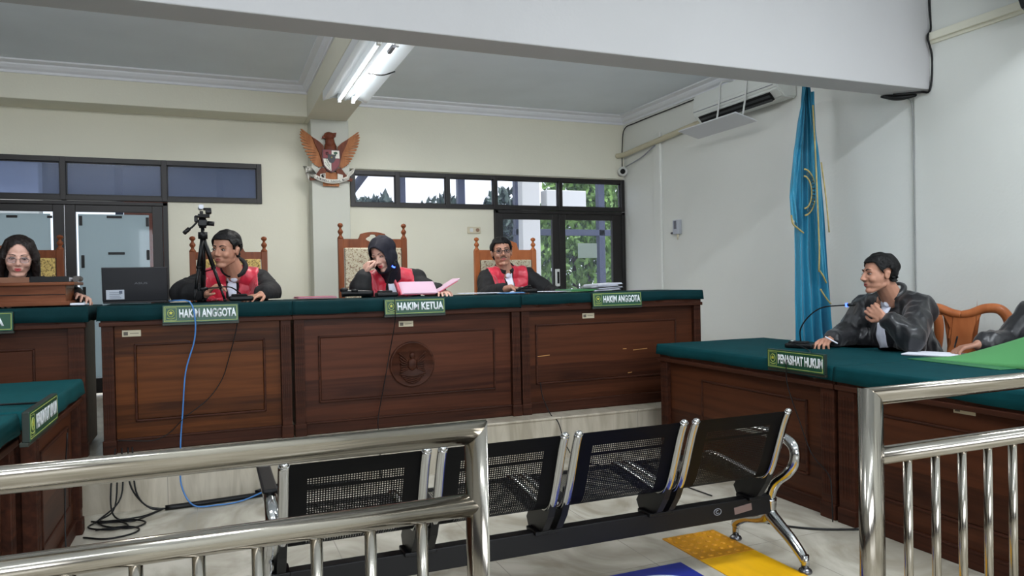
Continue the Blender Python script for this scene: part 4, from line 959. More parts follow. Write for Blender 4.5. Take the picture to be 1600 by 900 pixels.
box(b, -.085, -.068, -.0082, -.0075, .045, .062, 0, LS); obj('label_print', b, mat('sticker_print', (90, 98, 116), .5), st)
text('lid_lettering', 'ASUS', .07, .012, LS @ T((.03, -.0062, .105)), mat('lid_grey', (92, 92, 98), .4), ld, ext=0)
# camera on tripod (stands on the desk)
r_ = thing('tripod', 'black camera tripod standing on the desk in front of the left judge', 'tripod', (-.045, 4.74, ZT))
top = Vector((-.045, 4.74, 1.50))
for q in ((-.10, 4.66, ZT), (.07, 4.70, ZT), (-.055, 4.90, ZT)):
    q = Vector(q); d = q-top; b = BM()
    tube(b, [top+d*.0, top+d*.48], .0125, 8, smooth=False, flat=1.3); tube(b, [top+d*.46, top+d*.8], .0095, 8, smooth=False, flat=1.3); tube(b, [top+d*.78, top+d*.985], .007, 8, smooth=False); sph(b, top+d*.475, .0155, sub=2); sph(b, top+d*.985, .009, sub=2)
    obj('leg', b, BLACKP, r_)
b = BM(); cyl(b, (top.x, top.y, 1.27), (top.x, top.y, 1.56), .0105, seg=12); cyl(b, (top.x, top.y, 1.485), (top.x, top.y, 1.525), .027, seg=14); obj('center_column', b, BLACKP, r_)
for a in range(3):
    q = [(-.10, 4.66, ZT), (.07, 4.70, ZT), (-.055, 4.90, ZT)][a]; q = top+(Vector(q)-top)*.5
    b = BM(); cyl(b, (top.x, top.y, 1.29), q, .004, seg=6); obj('brace', b, BLACKP, r_)
b = BM(); box(b, -.07, -.02, 4.715, 4.765, 1.56, 1.60, .006); cyl(b, (-.045, 4.74, 1.55), (-.045, 4.74, 1.61), .02, seg=12); cyl(b, (-.02, 4.74, 1.578), (.02, 4.74, 1.575), .014, seg=10); box(b, -.085, -.005, 4.70, 4.78, 1.612, 1.622, .003); box(b, -.09, -.07, 4.72, 4.76, 1.585, 1.62, .004); obj('pan_head', b, BLACKP, r_)
b = BM(); tube(b, [(-.075, 4.735, 1.585), (-.10, 4.72, 1.555), (-.125, 4.70, 1.535)], .006, 8); tube(b, [(-.118, 4.705, 1.542), (-.145, 4.69, 1.515)], .0125, 8, smooth=False); obj('pan_handle', b, BLACKP, r_)
r_ = thing('webcam', 'small black and silver camera clipped on top of the tripod', 'camera', (-.045, 4.74, 1.622))
b = BM(); box(b, -.07, -.005, 4.72, 4.765, 1.6225, 1.632, .003); box(b, -.028, .006, 4.70, 4.77, 1.634, 1.658, .006, T((0, 0, 0))); box(b, -.06, -.04, 4.73, 4.75, 1.632, 1.65, .003); obj('body', b, BLACKP, r_)
b = BM(); cyl(b, (-.055, 4.755, 1.668), (-.05, 4.695, 1.672), .0145, seg=14); obj('lens_barrel', b, mat('silver_barrel', (170, 172, 178), .3, .8), r_)
b = BM(); box(b, -.04, .005, 4.71, 4.76, 1.655, 1.668, .005, T((0, 0, 0))); obj('clip', b, BLACKP, r_)

LED = mat('blue_led', (40, 60, 255), .4, emit=(50, 80, 255), es=6)
def mic(label, base, tip, pts, bs=(.07, .045), rz=0, led=True, name='microphone'):
    r = thing('microphone', label, 'microphone', base, 0, 'gooseneck microphones'); z = base[2]; M = T(Vector(base)) @ Rz(rz)
    b = BM(); box(b, -bs[0], bs[0], -bs[1], bs[1], 0, .03, .012, M, 3); box(b, -bs[0]*.8, bs[0]*.5, -bs[1]*.7, bs[1]*.7, .026, .042, .008, M); bb = obj('base', b, BLACKP, r)
    b = BM(); cyl(b, M @ Vector((-bs[0]*.55, -.015, .044)), M @ Vector((-bs[0]*.55, -.015, .04)), .009, seg=12); obj('button', b, WHITEP, bb)
    b = BM(); tube(b, [Vector(base)+Vector((0, 0, .035))]+[Vector(p) for p in pts]+[Vector(tip)], .0042, 8); obj('gooseneck', b, BLACKP, r)
    d = (Vector(tip)-Vector(pts[-1])).normalized()
    b = BM(); cyl(b, Vector(tip)-d*.004, Vector(tip)+d*.04, .009, seg=12); sph(b, Vector(tip)+d*.042, .0095, sub=2); obj('mic_head', b, BLACKP, r)
    if led: b = BM(); cyl(b, Vector(tip)-d*.003, Vector(tip)+d*.006, .0115, seg=14); obj('light_ring', b, LED, r, label='glowing blue ring')
    return r
mic('gooseneck microphone with blue light in front of the head judge', (1.045, 4.72, ZT), (1.085, 4.68, 1.305), [(1.045, 4.715, 1.18), (1.06, 4.70, 1.25)])
mic('gooseneck microphone bent sideways in front of the left judge', (.16, 4.72, ZT), (-.03, 4.62, 1.19), [(.15, 4.69, 1.16), (.10, 4.65, 1.195), (.03, 4.63, 1.195)], led=False)
mic('gooseneck microphone lying low in front of the right judge', (2.09, 4.85, ZT), (1.99, 4.72, 1.145), [(2.10, 4.80, 1.165), (2.05, 4.75, 1.16)], led=False)
mic('gooseneck microphone with blue light on the right side desk', (3.33, 3.50, .7545), (3.425, 3.235, 1.02), [(3.32, 3.49, .87), (3.34, 3.44, .95), (3.37, 3.36, 1.005)], rz=-1.1, bs=(.085, .05))
r_ = thing('camcorder', 'black handheld device lying on the desk left of the head judge microphone', 'device', (.86, 4.74, ZT))
b = BM(); tube(b, [(.76, 4.74, ZT+.028), (.80, 4.735, ZT+.03), (.96, 4.72, ZT+.026)], lambda t: .026-.008*t, 12); obj('body', b, BLACKP, r_)
b = BM(); sph(b, (.775, 4.735, ZT+.05), (.028, .022, .016)); cyl(b, (.82, 4.72, ZT+.045), (.86, 4.715, ZT+.043), .012, seg=10); obj('top_grip', b, BLACKM, r_)
def sheet_(b, c, wd, dp, M, curl=0, th=.0006, n=8):
    surf(b, lambda u, v: M @ Vector((c[0]+wd*(u-.5), c[1]+dp*(v-.5), c[2]+curl*((2*u-1)**2))), n, 4)
def paper_stack(name, label, cat, M, wd, dp, sheets, m, group=None, cover=None, curl=.004, cm=None):
    r = thing(name, label, cat, M.translation, 0, group)
    if cover:
        b = BM(); box(b, -wd/2-.006, wd/2+.006, -dp/2-.006, dp/2+.006, 0, .0025, .001, M); obj('cover', b, cover, r)
    b = BM(); rnd = random.Random(len(label))
    for k in range(sheets):
        o = Vector((rnd.uniform(-.004, .004), rnd.uniform(-.004, .004), 0)); z = .0032+.0014*k
        box(b, -wd/2+o.x, wd/2+o.x, -dp/2+o.y, dp/2+o.y, z, z+.0011, 0, M)
    obj('sheets', b, m, r)
    if cm: b = BM(); z = .0034+.0014*sheets; box(b, -wd/2, wd/2, -dp/2, dp/2, z, z+.0008, 0, M); obj('top_sheet', b, cm, r)
    return r
paper_stack('case_file', 'closed red case file lying between the left judge and the head judge', 'folder', T((.62, 4.93, ZT)) @ Rz(.05), .24, .2, 5, PINKP, 'case files', PINKD, cm=PINKD)
# open file in front of the head judge: raised leaf and tilted sheets
r_ = thing('case_file', 'open case file with pink pages held up before the head judge', 'folder', (1.32, 4.86, ZT), 0, 'case files')
PM = T((1.285, 4.80, ZT+.012)) @ Rz(math.radians(-4)) @ Rx(math.radians(27))
b = BM()
for k in range(5): box(b, -.115+.003*k, .115+.003*k, 0, .17, .0015*k, .0015*k+.001, 0, PM)
obj('sheets', b, PINKP, r_)
b = BM(); box(b, -.125, .11, -.002, .175, -.004, -.0005, .001, PM); surf(b, lambda u, v: PM @ Vector((-.125-.02*u, .175*v, .0+.025*math.sin(u*PI))), 5, 4, .002); obj('cover', b, PINKD, r_)
r_ = thing('case_file', 'thin pink file tilted up at the head judge hand', 'folder', (1.5, 4.9, ZT), 0, 'case files')
PM = T((1.43, 4.80, ZT+.02)) @ Rz(math.radians(12)) @ Ry(math.radians(-27))
b = BM(); box(b, 0, .16, 0, .13, .0, .003, 0, PM); obj('cover', b, PINKD, r_)
b = BM(); box(b, .0, .19, .01, .12, .0035, .0065, 0, PM); obj('sheets', b, PINKP, r_)
paper_stack('paper_stack', 'flat white papers on the desk right of the head judge', 'papers', T((1.76, 4.93, ZT)) @ Rz(-.2), .30, .21, 3, PAPER, 'loose papers')
paper_stack('paper_stack', 'light blue folder in front of the right judge', 'folder', T((1.95, 4.80, ZT)) @ Rz(.3), .16, .1, 2, BLUEP, 'loose papers', BLUEP, cm=BLUEP)
paper_stack('paper_stack', 'white sheet right of the right judge microphone', 'papers', T((2.33, 4.92, ZT)) @ Rz(.1), .2, .2, 2, PAPER, 'loose papers')
g_ = 'files stacked at the right end of the bench'
paper_stack('document_file', 'green file at the left of the pile behind the right name plate', 'folder', T((2.57, 5.0, ZT)) @ Rz(.08), .26, .2, 8, GREENP, g_, GREENP, cm=mat('pale_green_card', (120, 170, 140), .6))
for k, (dx_, z_, a_, cm_) in enumerate(((.0, .0, .0, GREYP), (.02, .014, .12, mat('dark_file', (50, 52, 64), .6)), (-.01, .028, -.08, GREYP), (.015, .042, .10, PAPER))):
    paper_stack('document_file', ['grey file at the bottom of the pile behind the right name plate', 'dark file second from the bottom of the pile behind the right name plate', 'grey file third from the bottom of the pile behind the right name plate', 'pale file on top of the pile behind the right name plate'][k], 'folder', T((2.78+dx_, 5.0, ZT+z_)) @ Rz(a_) @ Ry(-.05), .22, .2, 5, PAPER, g_, cm_, cm=cm_)
b = BM(); box(b, -.08, .07, -.06, .06, 0, .008, .003, T((3.56, 3.52, .7545)) @ Rz(-1.1)); tag(obj('mobile_phone', b, BLACKP), 'black phone lying behind the microphone on the right side desk', 'phone')
r_ = paper_stack('paper_stack', 'spread white papers on the right side desk under the second lawyer hand', 'papers', T((3.60, 2.79, .7545)) @ Rz(-1.15), .30, .21, 5, PAPER, 'loose papers')
# green folder standing open, rising to the photo edge
r_ = thing('green_folder', 'open green folder tilted up over the papers at the right photo edge', 'folder', (3.55, 2.55, .7545))
def fold(u, v):
    a = Vector((3.56, 2.70, .757)); c = Vector((3.52, 2.12, .955)); e = Vector((-.15, .03, -.004)); 
    p = a+(c-a)*u+e*(1-v); p.z = max(.7565, a.z+(c.z-a.z)*u**1.15*v+.0); return p
b = BM(); surf(b, fold, 16, 8, .0022); obj('raised_cover', b, GREENP, r_)
b = BM(); box(b, -.13, .13, -.28, .24, 0, .003, .001, T((3.43, 2.50, .7548)) @ Rz(-.1)); obj('lower_cover', b, mat('dark_green_card', (40, 110, 66), .6), r_)
b = BM(); tube(b, [(3.655, 2.735, .80), (3.63, 2.70, .86)], .0045, 8, smooth=False); tag(obj('pen', b, BLACKP), 'dark pen in the second lawyer hand', 'pen')
b = BM(); tube(b, [(3.40, 3.375, .828), (3.43, 3.31, .79)], .0045, 8, smooth=False); tag(obj('pen', b, PAPER), 'white pen in the hand of the lawyer at the microphone', 'pen')

# ================================================================== CABLES
def cable(label, pts, r, m, name='cable', n=6):
    b = BM(); tube(b, pts, r, 6, n); tag(obj(name, b, m), label, 'cable')
cable('blue network cable hanging over the left desk plate down to the floor', [(-.235, 4.75, ZT+.01), (-.22, 4.62, ZT+.01), (-.19, 4.55, ZT+.014), (-.12, 4.535, ZT+.004), (-.095, 4.53, 1.03), (-.10, 4.545, .9), (-.15, 4.56, .72), (-.17, 4.57, .5), (-.185, 4.575, .33), (-.18, 4.42, .26), (-.18, 4.40, .12), (-.12, 4.33, .02), (0, 4.32, .008), (.12, 4.34, .008), (.25, 4.40, .03), (.33, 4.43, .04)], .0045, BLUEC)
cable('thin black cable curving over the orange brown panel of the left desk', [(.135, 4.57, 1.02), (.12, 4.575, .93), (.08, 4.585, .78), (.04, 4.585, .66), (-.04, 4.58, .55), (-.16, 4.575, .46), (-.24, 4.575, .38), (-.32, 4.575, .345), (-.42, 4.575, .352), (-.5, 4.58, .36)], .003, BLACKP)
cable('thin dark cable falling past the carved seal', [(1.055, 4.545, 1.11), (1.056, 4.53, 1.05), (1.055, 4.545, .95), (1.03, 4.58, .78), (.985, 4.585, .55), (.945, 4.58, .36), (.93, 4.50, .287), (.92, 4.43, .27), (.92, 4.42, .02)], .003, BLACKP)
cable('thin black cable running from the right platform desk down to the bench', [(2.065, 4.583, .50), (2.075, 4.57, .40), (2.10, 4.50, .29), (2.12, 4.43, .25), (2.16, 4.40, .10), (2.2, 4.30, .01), (2.3, 4.1, .006), (2.45, 3.7, .006), (2.5, 3.3, .006)], .0035, BLACKP)
cable('thin cable hanging over the right side desk plate down to the floor', [(3.29, 3.56, .79), (3.2, 3.3, .762), (2.9, 3.02, .762), (2.765, 2.995, .765), (2.745, 2.99, .72), (2.755, 2.99, .62), (2.78, 2.94, .45), (2.78, 2.86, .30), (2.77, 2.74, .22), (2.745, 2.70, .14), (2.74, 2.69, .01)], .003, BLACKP)
cable('black cable lying on the floor between the bench leg and the right side desk', [(2.30, 3.1, .006), (2.42, 2.90, .006), (2.50, 2.76, .006), (2.60, 2.66, .006), (2.75, 2.58, .006), (2.95, 2.5, .006)], .005, BLACKP)
cable('black cable lying on the left side desk to the slanted plate', [(-1.2, 3.3, .762), (-.95, 3.32, .762), (-.78, 3.36, .762), (-.66, 3.33, .763), (-.60, 3.24, .775), (-.575, 3.2, .77)], .0045, BLACKP)
cable('thin cable hanging down the side of the left side desk', [(-.575, 3.55, .6), (-.585, 3.54, .4), (-.57, 3.42, .2), (-.56, 3.40, .1), (-.57, 3.45, .01)], .003, BLACKP)
b = BM(); tube(b, [(-.26, 4.37, .014), (-.05, 4.38, .014), (.15, 4.40, .014), (.40, 4.43, .014), (.8, 4.43, .014)], .014, 8, 6, flat=1.4); tube(b, [(.2, 4.42, .03), (.35, 4.42, .055), (.5, 4.42, .03), (.8, 4.41, .02)], .008, 6)
tag(obj('cable_bundle', b, BLACKP), 'taped black cable bundle lying along the foot of the platform', 'cable')
rn = random.Random(5)
tang = [[(-.44, 4.46, .34), (-.43, 4.40, .16), (-.36, 4.36, .05), (-.28, 4.36, .015), (-.2, 4.37, .012)], [(-.42, 4.46, .34), (-.40, 4.38, .12), (-.33, 4.34, .03), (-.25, 4.36, .012)], [(-.5, 4.46, .34), (-.52, 4.4, .14), (-.5, 4.3, .03), (-.42, 4.22, .008), (-.34, 4.28, .008), (-.27, 4.36, .012)],
        [(-.47, 4.46, .34), (-.47, 4.38, .1), (-.56, 4.28, .02), (-.6, 4.2, .008), (-.5, 4.12, .008), (-.42, 4.14, .008), (-.46, 4.22, .01), (-.56, 4.24, .012)], [(-.49, 4.45, .3), (-.5, 4.38, .05), (-.56, 4.3, .01), (-.48, 4.24, .016), (-.36, 4.27, .012), (-.28, 4.35, .012)],
        [(-.58, 4.3, .006), (-.52, 4.18, .008), (-.40, 4.10, .008), (-.34, 4.16, .008), (-.40, 4.22, .014), (-.55, 4.26, .012), (-.6, 4.3, .008)], [(-.6, 4.05, .006), (-.5, 3.98, .006), (-.40, 4.0, .006), (-.36, 4.06, .008), (-.42, 4.12, .012), (-.56, 4.14, .008)]]
for k, t in enumerate(tang): cable('loose black cable in the tangle on the floor left of the platform foot', t, .0045, BLACKP); 
for o in bpy.data.objects:
    if o.get('label', '').startswith('loose black cable in the tangle'): o['group'] = 'tangled floor cables'
r_ = thing('desk_phone', 'small dark object at the foot of the left desk side', 'object', (3.0, 4, 0)) if False else None

# ================================================================== PEOPLE
def capsule(bm, a, b_, ra, rb, seg=14):
    a, b_ = Vector(a), Vector(b_); d = b_-a
    if d.length < 1e-5: sph(bm, a, ra, sub=2); return
    tube(bm, [a, b_], (lambda t: ra+(rb-ra)*t), seg, smooth=False)
    sph(bm, a, ra, sub=3 if ra > .03 else 2); sph(bm, b_, rb, sub=3 if rb > .03 else 2)
def blob(prims, voxel, smooth=3, it=.5):
    bm = BM()
    for p in prims:
        if p[0] == 'c': capsule(bm, *p[1:])
        elif p[0] == 'e': sph(bm, p[1], p[2], sub=3, rot=p[3] if len(p) > 3 else None)
        elif p[0] == 'm': _merge(bm, p[1])
    me = bpy.data.meshes.new('tmp'); bm.to_mesh(me); bm.free()
    o = bpy.data.objects.new('tmp', me); COL.objects.link(o)
    m = o.modifiers.new('r', 'REMESH'); m.mode = 'VOXEL'; m.voxel_size = voxel
    if smooth: s_ = o.modifiers.new('s', 'SMOOTH'); s_.factor = it; s_.iterations = smooth
    dg = bpy.context.evaluated_depsgraph_get(); out = bpy.data.meshes.new_from_object(o.evaluated_get(dg))
    bpy.data.objects.remove(o); bpy.data.meshes.remove(me)
    return out
def getco(me):
    a = np.empty(len(me.vertices)*3); me.vertices.foreach_get('co', a); return a.reshape(-1, 3)
def setco(me, a): me.vertices.foreach_set('co', a.ravel()); me.update()
def getno(me):
    a = np.empty(len(me.vertices)*3); me.vertices.foreach_get('normal', a); return a.reshape(-1, 3)
def addmesh(name, me, m, parent, label=None):
    me.polygons.foreach_set('use_smooth', [True]*len(me.polygons)); me.name = name
    o = finish(name, me, m, parent, False)
    if label: o['label'] = label
    return o
def shell(me, pred, off, thick, offn=0.0, seed=0, fs=(30, 30, 30), one=False):
    """faces of me where pred(co, no) holds, moved outward and thickened"""
    co = getco(me); no = getno(me); keep = pred(co, no)
    bm = BM(); bm.from_mesh(me); bm.verts.ensure_lookup_table()
    dead = [v for v, k in zip(bm.verts, keep) if not k]; idx = {v: i for i, v in enumerate(bm.verts)}
    for v in bm.verts:
        i = idx[v]; n = Vector(no[i]); p = v.co
        v.co = p+n*(off+(offn*noise.noise(Vector((p.x*fs[0], p.y*fs[1], p.z*fs[2]+seed))) if offn else 0))
    bmesh.ops.delete(bm, geom=dead, context='VERTS')
    # keep only the larger islands, smooth the rim
    left = set(bm.verts); isls = []
    while left:
        st = [left.pop()]; isl = list(st)
        while st:
            v = st.pop()
            for e in v.link_edges:
                o = e.other_vert(v)
                if o in left: left.discard(o); st.append(o); isl.append(o)
        isls.append(isl)
    isls.sort(key=(lambda q: sum(v.co.z for v in q)/len(q) if len(q) > 150 else -9) if one else len)
    for k_, isl in enumerate(isls):
        if len(isl) < 150 or (one and k_ < len(isls)-1): bmesh.ops.delete(bm, geom=isl, context='VERTS')
    for _ in range(6):
        mv = {}
        for v in bm.verts:
            if v.is_boundary:
                nb = [e.other_vert(v).co for e in v.link_edges if e.is_boundary]
                if len(nb) == 2: mv[v] = v.co*.5+(nb[0]+nb[1])*.25
        for v, c in mv.items(): v.co = c
    bm.normal_update()
    src = {v: v.normal.copy() for v in bm.verts}; low = {v: bm.verts.new(v.co-src[v]*thick) for v in list(src)}
    for f in bm.faces[:]: bm.faces.new([low[v] for v in f.verts][::-1])
    for e in [e for e in bm.edges if e.is_boundary and e.verts[0] in low and e.verts[1] in low]:
        a_, b_ = e.verts; bm.faces.new((a_, b_, low[b_], low[a_]))
    bmesh.ops.recalc_face_normals(bm, faces=bm.faces[:])
    out = bpy.data.meshes.new('shell'); bm.to_mesh(out); bm.free(); return out
def folds(me, amp, sc_, seed=0, ridge=True):
    co = getco(me); no = getno(me); d = np.empty(len(co))
    for i, p in enumerate(co):
        v = noise.noise(Vector((p[0]*sc_[0]+seed, p[1]*sc_[1], p[2]*sc_[2])))
        if ridge: v = .5-abs(v)*2
        v2 = noise.noise(Vector((p[0]*sc_[0]*2.2, p[1]*sc_[1]*2.2+seed, p[2]*sc_[2]*2)))*.4
        d[i] = (v+v2)*amp
    setco(me, co+no*d[:, None])
def V(*a): return Vector(a)
def hand_prims(P, wrist, mid, palmn, side, curl=.5, s=1.0, spread=.10, thumb=.6):
    """wrist position, direction to knuckles, palm normal (out of the palm), side +1: thumb on +x side of (palmn x dir)"""
    f = (mid-wrist).normalized(); n = (palmn-f*palmn.dot(f)).normalized(); x = f.cross(n)*side     # x towards thumb
    L = .082*s; kn = []
    for k, off in enumerate((.030, .0105, -.0105, -.030)):
        K = wrist+f*(L-.004*abs(k-1))+x*off*s*1.02; kn.append(K)
        P.append(('c', wrist+x*off*.55*s+f*.012, K, .0125*s, .0105*s))
    P.append(('e', wrist+f*L*.55, (.036*s, .012*s, .038*s), Matrix((x, n, f)).transposed()))
    ln = ((.040, .024, .019), (.045, .028, .020), (.041, .026, .020), (.032, .020, .017))
    for k, K in enumerate(kn):
        a = 0; p = K; sp = (1.5-k)*spread
        c = curl[k] if isinstance(curl, (list, tuple)) else curl
        for j, l in enumerate(ln[k]):
            a += c*(.75, 1.0, .7)[j]
            d = (f*math.cos(a)+n*math.sin(a)+x*math.sin(sp)*math.cos(a)).normalized()
            q = p+d*l*s; r0 = (.0092, .0084, .0078)[j]*s; r1 = (.0085, .0078, .0066)[j]*s
            P.append(('c', p, q, r0, r1)); p = q
    b0 = wrist+f*.02*s+x*.026*s; d1 = (f*.65+x*.75+n*.35*thumb).normalized(); d2 = (f*.85+x*.25+n*.7*thumb).normalized(); d3 = (f*.85-x*.1+n*.8*thumb).normalized()
    a = b0+d1*.036*s; c_ = a+d2*.032*s; e = c_+d3*.025*s
    P += [('c', b0, a, .0135*s, .011*s), ('c', a, c_, .0105*s, .0095*s), ('c', c_, e, .0092*s, .0078*s)]
def head_prims(P, M, female=False, s=1.0):
    R3 = M.to_3x3()
    def e(c, r): P.append(('e', M @ (Vector(c)*s), tuple(v*s for v in r), R3))
    def c(a, b_, ra, rb): P.append(('c', M @ (Vector(a)*s), M @ (Vector(b_)*s), ra*s, rb*s))
    e((0, .014, .038), (.074, .092, .080)); e((0, -.020, -.012), (.067, .070, .080)); e((0, -.026, -.055), (.057 if not female else .050, .054, .042))
    e((0, -.066, -.092), (.024, .022, .018)); c((-.045, .0, -.06), (-.018, -.06, -.095), .016, .014); c((.045, .0, -.06), (.018, -.06, -.095), .016, .014)
    c((-.034, -.072, .026), (.034, -.072, .026), .012, .012); e((-.038, -.062, -.025), (.022, .022, .022)); e((.038, -.062, -.025), (.022, .022, .022))
    c((0, -.088, .012), (0, -.106, -.022), .0075, .0105); e((-.011, -.096, -.028), (.0085, .009, .007)); e((.011, -.096, -.028), (.0085, .009, .007))
    e((0, -.077, -.056), (.028, .013, .020)); e((0, -.086, -.050), (.020, .005, .005)); e((0, -.085, -.060), (.018, .006, .0055))
    for sx in (-1, 1): e((sx*.077, .006, -.004), (.008, .017, .029)); e((sx*.080, .012, .008), (.010, .014, .016))
def face_features(r, M, eyeclose=0, lips=LIP, brows=True, look=0, s=1.0, female=False):
    for sx in (-1, 1):
        b = BM(); sph(b, M @ (V(sx*.031, -.0735, .006)*s), (.0125*s, .0085*s, (.0048 if not eyeclose else .0026)*s), rot=M.to_3x3(), sub=3); ey = obj('eye', b, EYEW, r)
        b = BM(); sph(b, M @ (V(sx*.031+look, -.0795, .006)*s), (.0062*s, .0035*s, (.0048 if not eyeclose else .0024)*s), rot=M.to_3x3(), sub=2); obj('iris', b, EYED, ey)
        b = BM(); tube(b, [M @ (V(sx*(.031+q), -.081+.3*abs(q)**1.3, z)*s) for q, z in ((-.015, .006), (-.007, .0125), (.003, .0135), (.012, .009), (.016, .004))], .0016*s, 6); obj('eyelid_line', b, EYED, ey)
        if brows: b = BM(); tube(b, [M @ (V(sx*q, y, z)*s) for q, y, z in ((.013, -.0855, .0275), (.024, -.0865, .0325), (.036, -.083, .034), (.050, -.072, .028))], lambda t: (.0042-.0026*t)*s*(.6 if female else 1), 6, flat=.6); obj('eyebrow', b, BROW, r)
    b = BM(); tube(b, [M @ (V(x, y, z)*s) for x, y, z in ((-.022, -.081, -.055), (-.010, -.0895, -.0515), (0, -.091, -.0525), (.010, -.0895, -.0515), (.022, -.081, -.055))], lambda t: (.001+.0028*math.sin(PI*t))*s, 8)
    tube(b, [M @ (V(x, y, z)*s) for x, y, z in ((-.019, -.082, -.057), (-.008, -.0892, -.0615), (.008, -.0892, -.0615), (.019, -.082, -.057))], lambda t: (.001+.0033*math.sin(PI*t))*s, 8); obj('lips', b, lips, r)
def sockets(me, M, s=1.0, depth=.009):
    co = getco(me); Mi = np.array(M.inverted()); L = co @ Mi[:3, :3].T+Mi[:3, 3]; f = np.array(M.to_3x3() @ V(0, 1, 0))
    d = np.zeros(len(co))
    for sx in (-1, 1):
        q = ((L[:, 0]-sx*.031*s)/(.017*s))**2+((L[:, 2]-.007*s)/(.011*s))**2+((L[:, 1]+.08*s)/(.03*s))**2; d += depth*np.exp(-q)
    q = (L[:, 0]/(.018*s))**2+((L[:, 2]+.0555*s)/(.0022*s))**2+((L[:, 1]+.1*s)/(.014*s))**2; d += .003*np.exp(-q)
    setco(me, co+d[:, None]*f[None, :])
def hlocal(M, co):
    Mi = np.array(M.inverted()); return co @ Mi[:3, :3].T+Mi[:3, 3]
def ears_out(L): return np.abs(L[:, 0]) < .0725
def person(name_label, root, H, hr, neckb, sl, sr, chest, pelvis, arms, skin, knees, hs=1.0, robe=None, robe_m=ROBE, female=False, hair='short', hairm=HAIR, glasses=None, lips=LIP, must=False, panels=True, bib=True, look=0, eyeclose=0, zcut=None, seed=1, cat='person', foldamp=.010, group=None, collar=True):
    r = thing('person', name_label, cat, root, 0, group)
    M = T(H) @ Rz(hr[0]) @ Rx(hr[1]) @ Ry(hr[2])
    P = []; head_prims(P, M, female, hs)
    P.append(('c', M @ V(0, .022, -.045), neckb+V(0, 0, -.01), .056 if not female else .045, .064 if not female else .050))
    mid = (sl+sr)/2; ax = (sr-sl).normalized(); up = (neckb-pelvis).normalized(); fw = ax.cross(up)*1.0   # fw: check sign below
    fw = up.cross(ax).normalized()*-1
    hw = (sr-sl).length/2
    RT = Matrix((ax, -fw, up)).transposed()
    P += [('c', neckb, sl+ax*.03, .05, .052), ('c', neckb, sr-ax*.03, .05, .052), ('e', chest, (hw*.86, .105, .17), RT), ('c', chest, pelvis, .115, .13), ('e', (chest+pelvis)/2, (.14, .11, .16), RT)]
    hipw = .09
    for s_, kn in ((-1, knees[0]), (1, knees[1])):
        hip = pelvis+ax*hipw*s_; foot = V(kn.x, kn.y, root[2]+.08)+(V(pelvis.x, pelvis.y, 0)-V(kn.x, kn.y, 0))*.12
        P += [('c', hip, kn, .085, .058), ('c', kn, foot, .052, .036), ('c', foot+V(0, 0, -.03), foot+V(0, 0, -.045)+(V(kn.x-pelvis.x, kn.y-pelvis.y, 0)).normalized()*.15, .035, .028)]
    for (S, E_, W_, Hd, pn, side, curl) in arms:
        P += [('c', S, E_, .050, .040), ('c', E_, W_, .040, .026)]
        hand_prims(P, W_, Hd, pn, side, curl)
    me = blob(P, .0045, 4); sockets(me, M, hs)
    body = addmesh('body', me, skin, r)
    face_features(r, M, eyeclose, lips, True, look, hs, female)
    bco = me
    if hair == 'short':
        def pred(co, no):
            L = co-0; L = hlocal(ROOTM(r) @ M, co)/hs; x, y, z = L.T
            line = np.where(y < -.050, .066, np.where(y < -.012, .066-(y+.050)/.038*.075, np.where(y < .026, .020, -.052)))
            return (z > line) & (np.abs(x) < .09) & (np.linalg.norm(L, axis=1) < .16) & ~((np.abs(x) > .068) & (z < .026) & (y < .030) & (y > -.014)) & ~((y < -.012) & (z < .066) & (np.abs(x) < .050))
        hm = shell(me, pred, .015, .014, .007, seed); h_ = addmesh_local('hair', hm, hairm, r)
    if hair == 'long':
        Q = []
        R3 = M.to_3x3()
        Q.append(('e', M @ V(0, .022, .042), (.088, .102, .090), R3))
        for sx in (-1, 1):
            for k in range(5):
                y = -.028+.026*k
                Q.append(('c', M @ V(sx*.052, y*.6, .085), M @ V(sx*(.084), y, .0), .022, .021)); Q.append(('c', M @ V(sx*.084, y, .0), M @ V(sx*(.090), y+.01, -.09), .021, .020)); Q.append(('c', M @ V(sx*.090, y+.01, -.09), M @ V(sx*.098, y+.015, -.20), .020, .013))
        for k in range(5): Q.append(('c', M @ V(-.06+.03*k, .075, .02), M @ V(-.07+.035*k, .085, -.19), .03, .02))
        hm = blob(Q, .006, 3); L = hlocal(M, getco(hm)); x, y, z = L.T
        co = getco(hm); d = (y < -.030) & ((x/.060)**2+np.where(z > 0, (z+np.abs(x)*.2)/.092, 0)**2 < 1)
        bm = BM(); bm.from_mesh(hm); bmesh.ops.delete(bm, geom=[v for v, k in zip(bm.verts, d) if k], context='VERTS'); bm.to_mesh(hm); bm.free()
        folds(hm, .004, (60, 60, 7), seed); addmesh('hair', hm, hairm, r)
    if hair == 'hijab':
        R3 = M.to_3x3(); Q = [('e', M @ V(0, .020, .042), (.094, .110, .096), R3), ('e', M @ V(0, .004, -.015), (.096, .092, .100), R3), ('e', M @ V(0, .0, -.09), (.075, .078, .05), R3),
                               ('c', M @ V(0, .01, -.08), neckb+V(0, -.005, .0), .075, .078), ('c', neckb, neckb+ax*.05+V(0, 0, -.01), .065, .05), ('c', neckb, neckb-ax*.05+V(0, 0, -.01), .065, .05)]
        hm = blob(Q, .006, 4); L = hlocal(M, getco(hm)); x, y, z = L.T
        d = (y < -.012) & ((x/.056)**2+((z+.008)/.090)**2 < 1)
        # brim: pull the rim forward a little
        q = ((x/.058)**2+((z+.008)/.094)**2); g = np.exp(-((q-1.15)/.35)**2)*(y < -.02)*.020
        f = np.array(R3 @ V(0, -1, 0)); co = getco(hm)+g[:, None]*f
        setco(hm, co); folds(hm, .004, (22, 22, 9), seed)
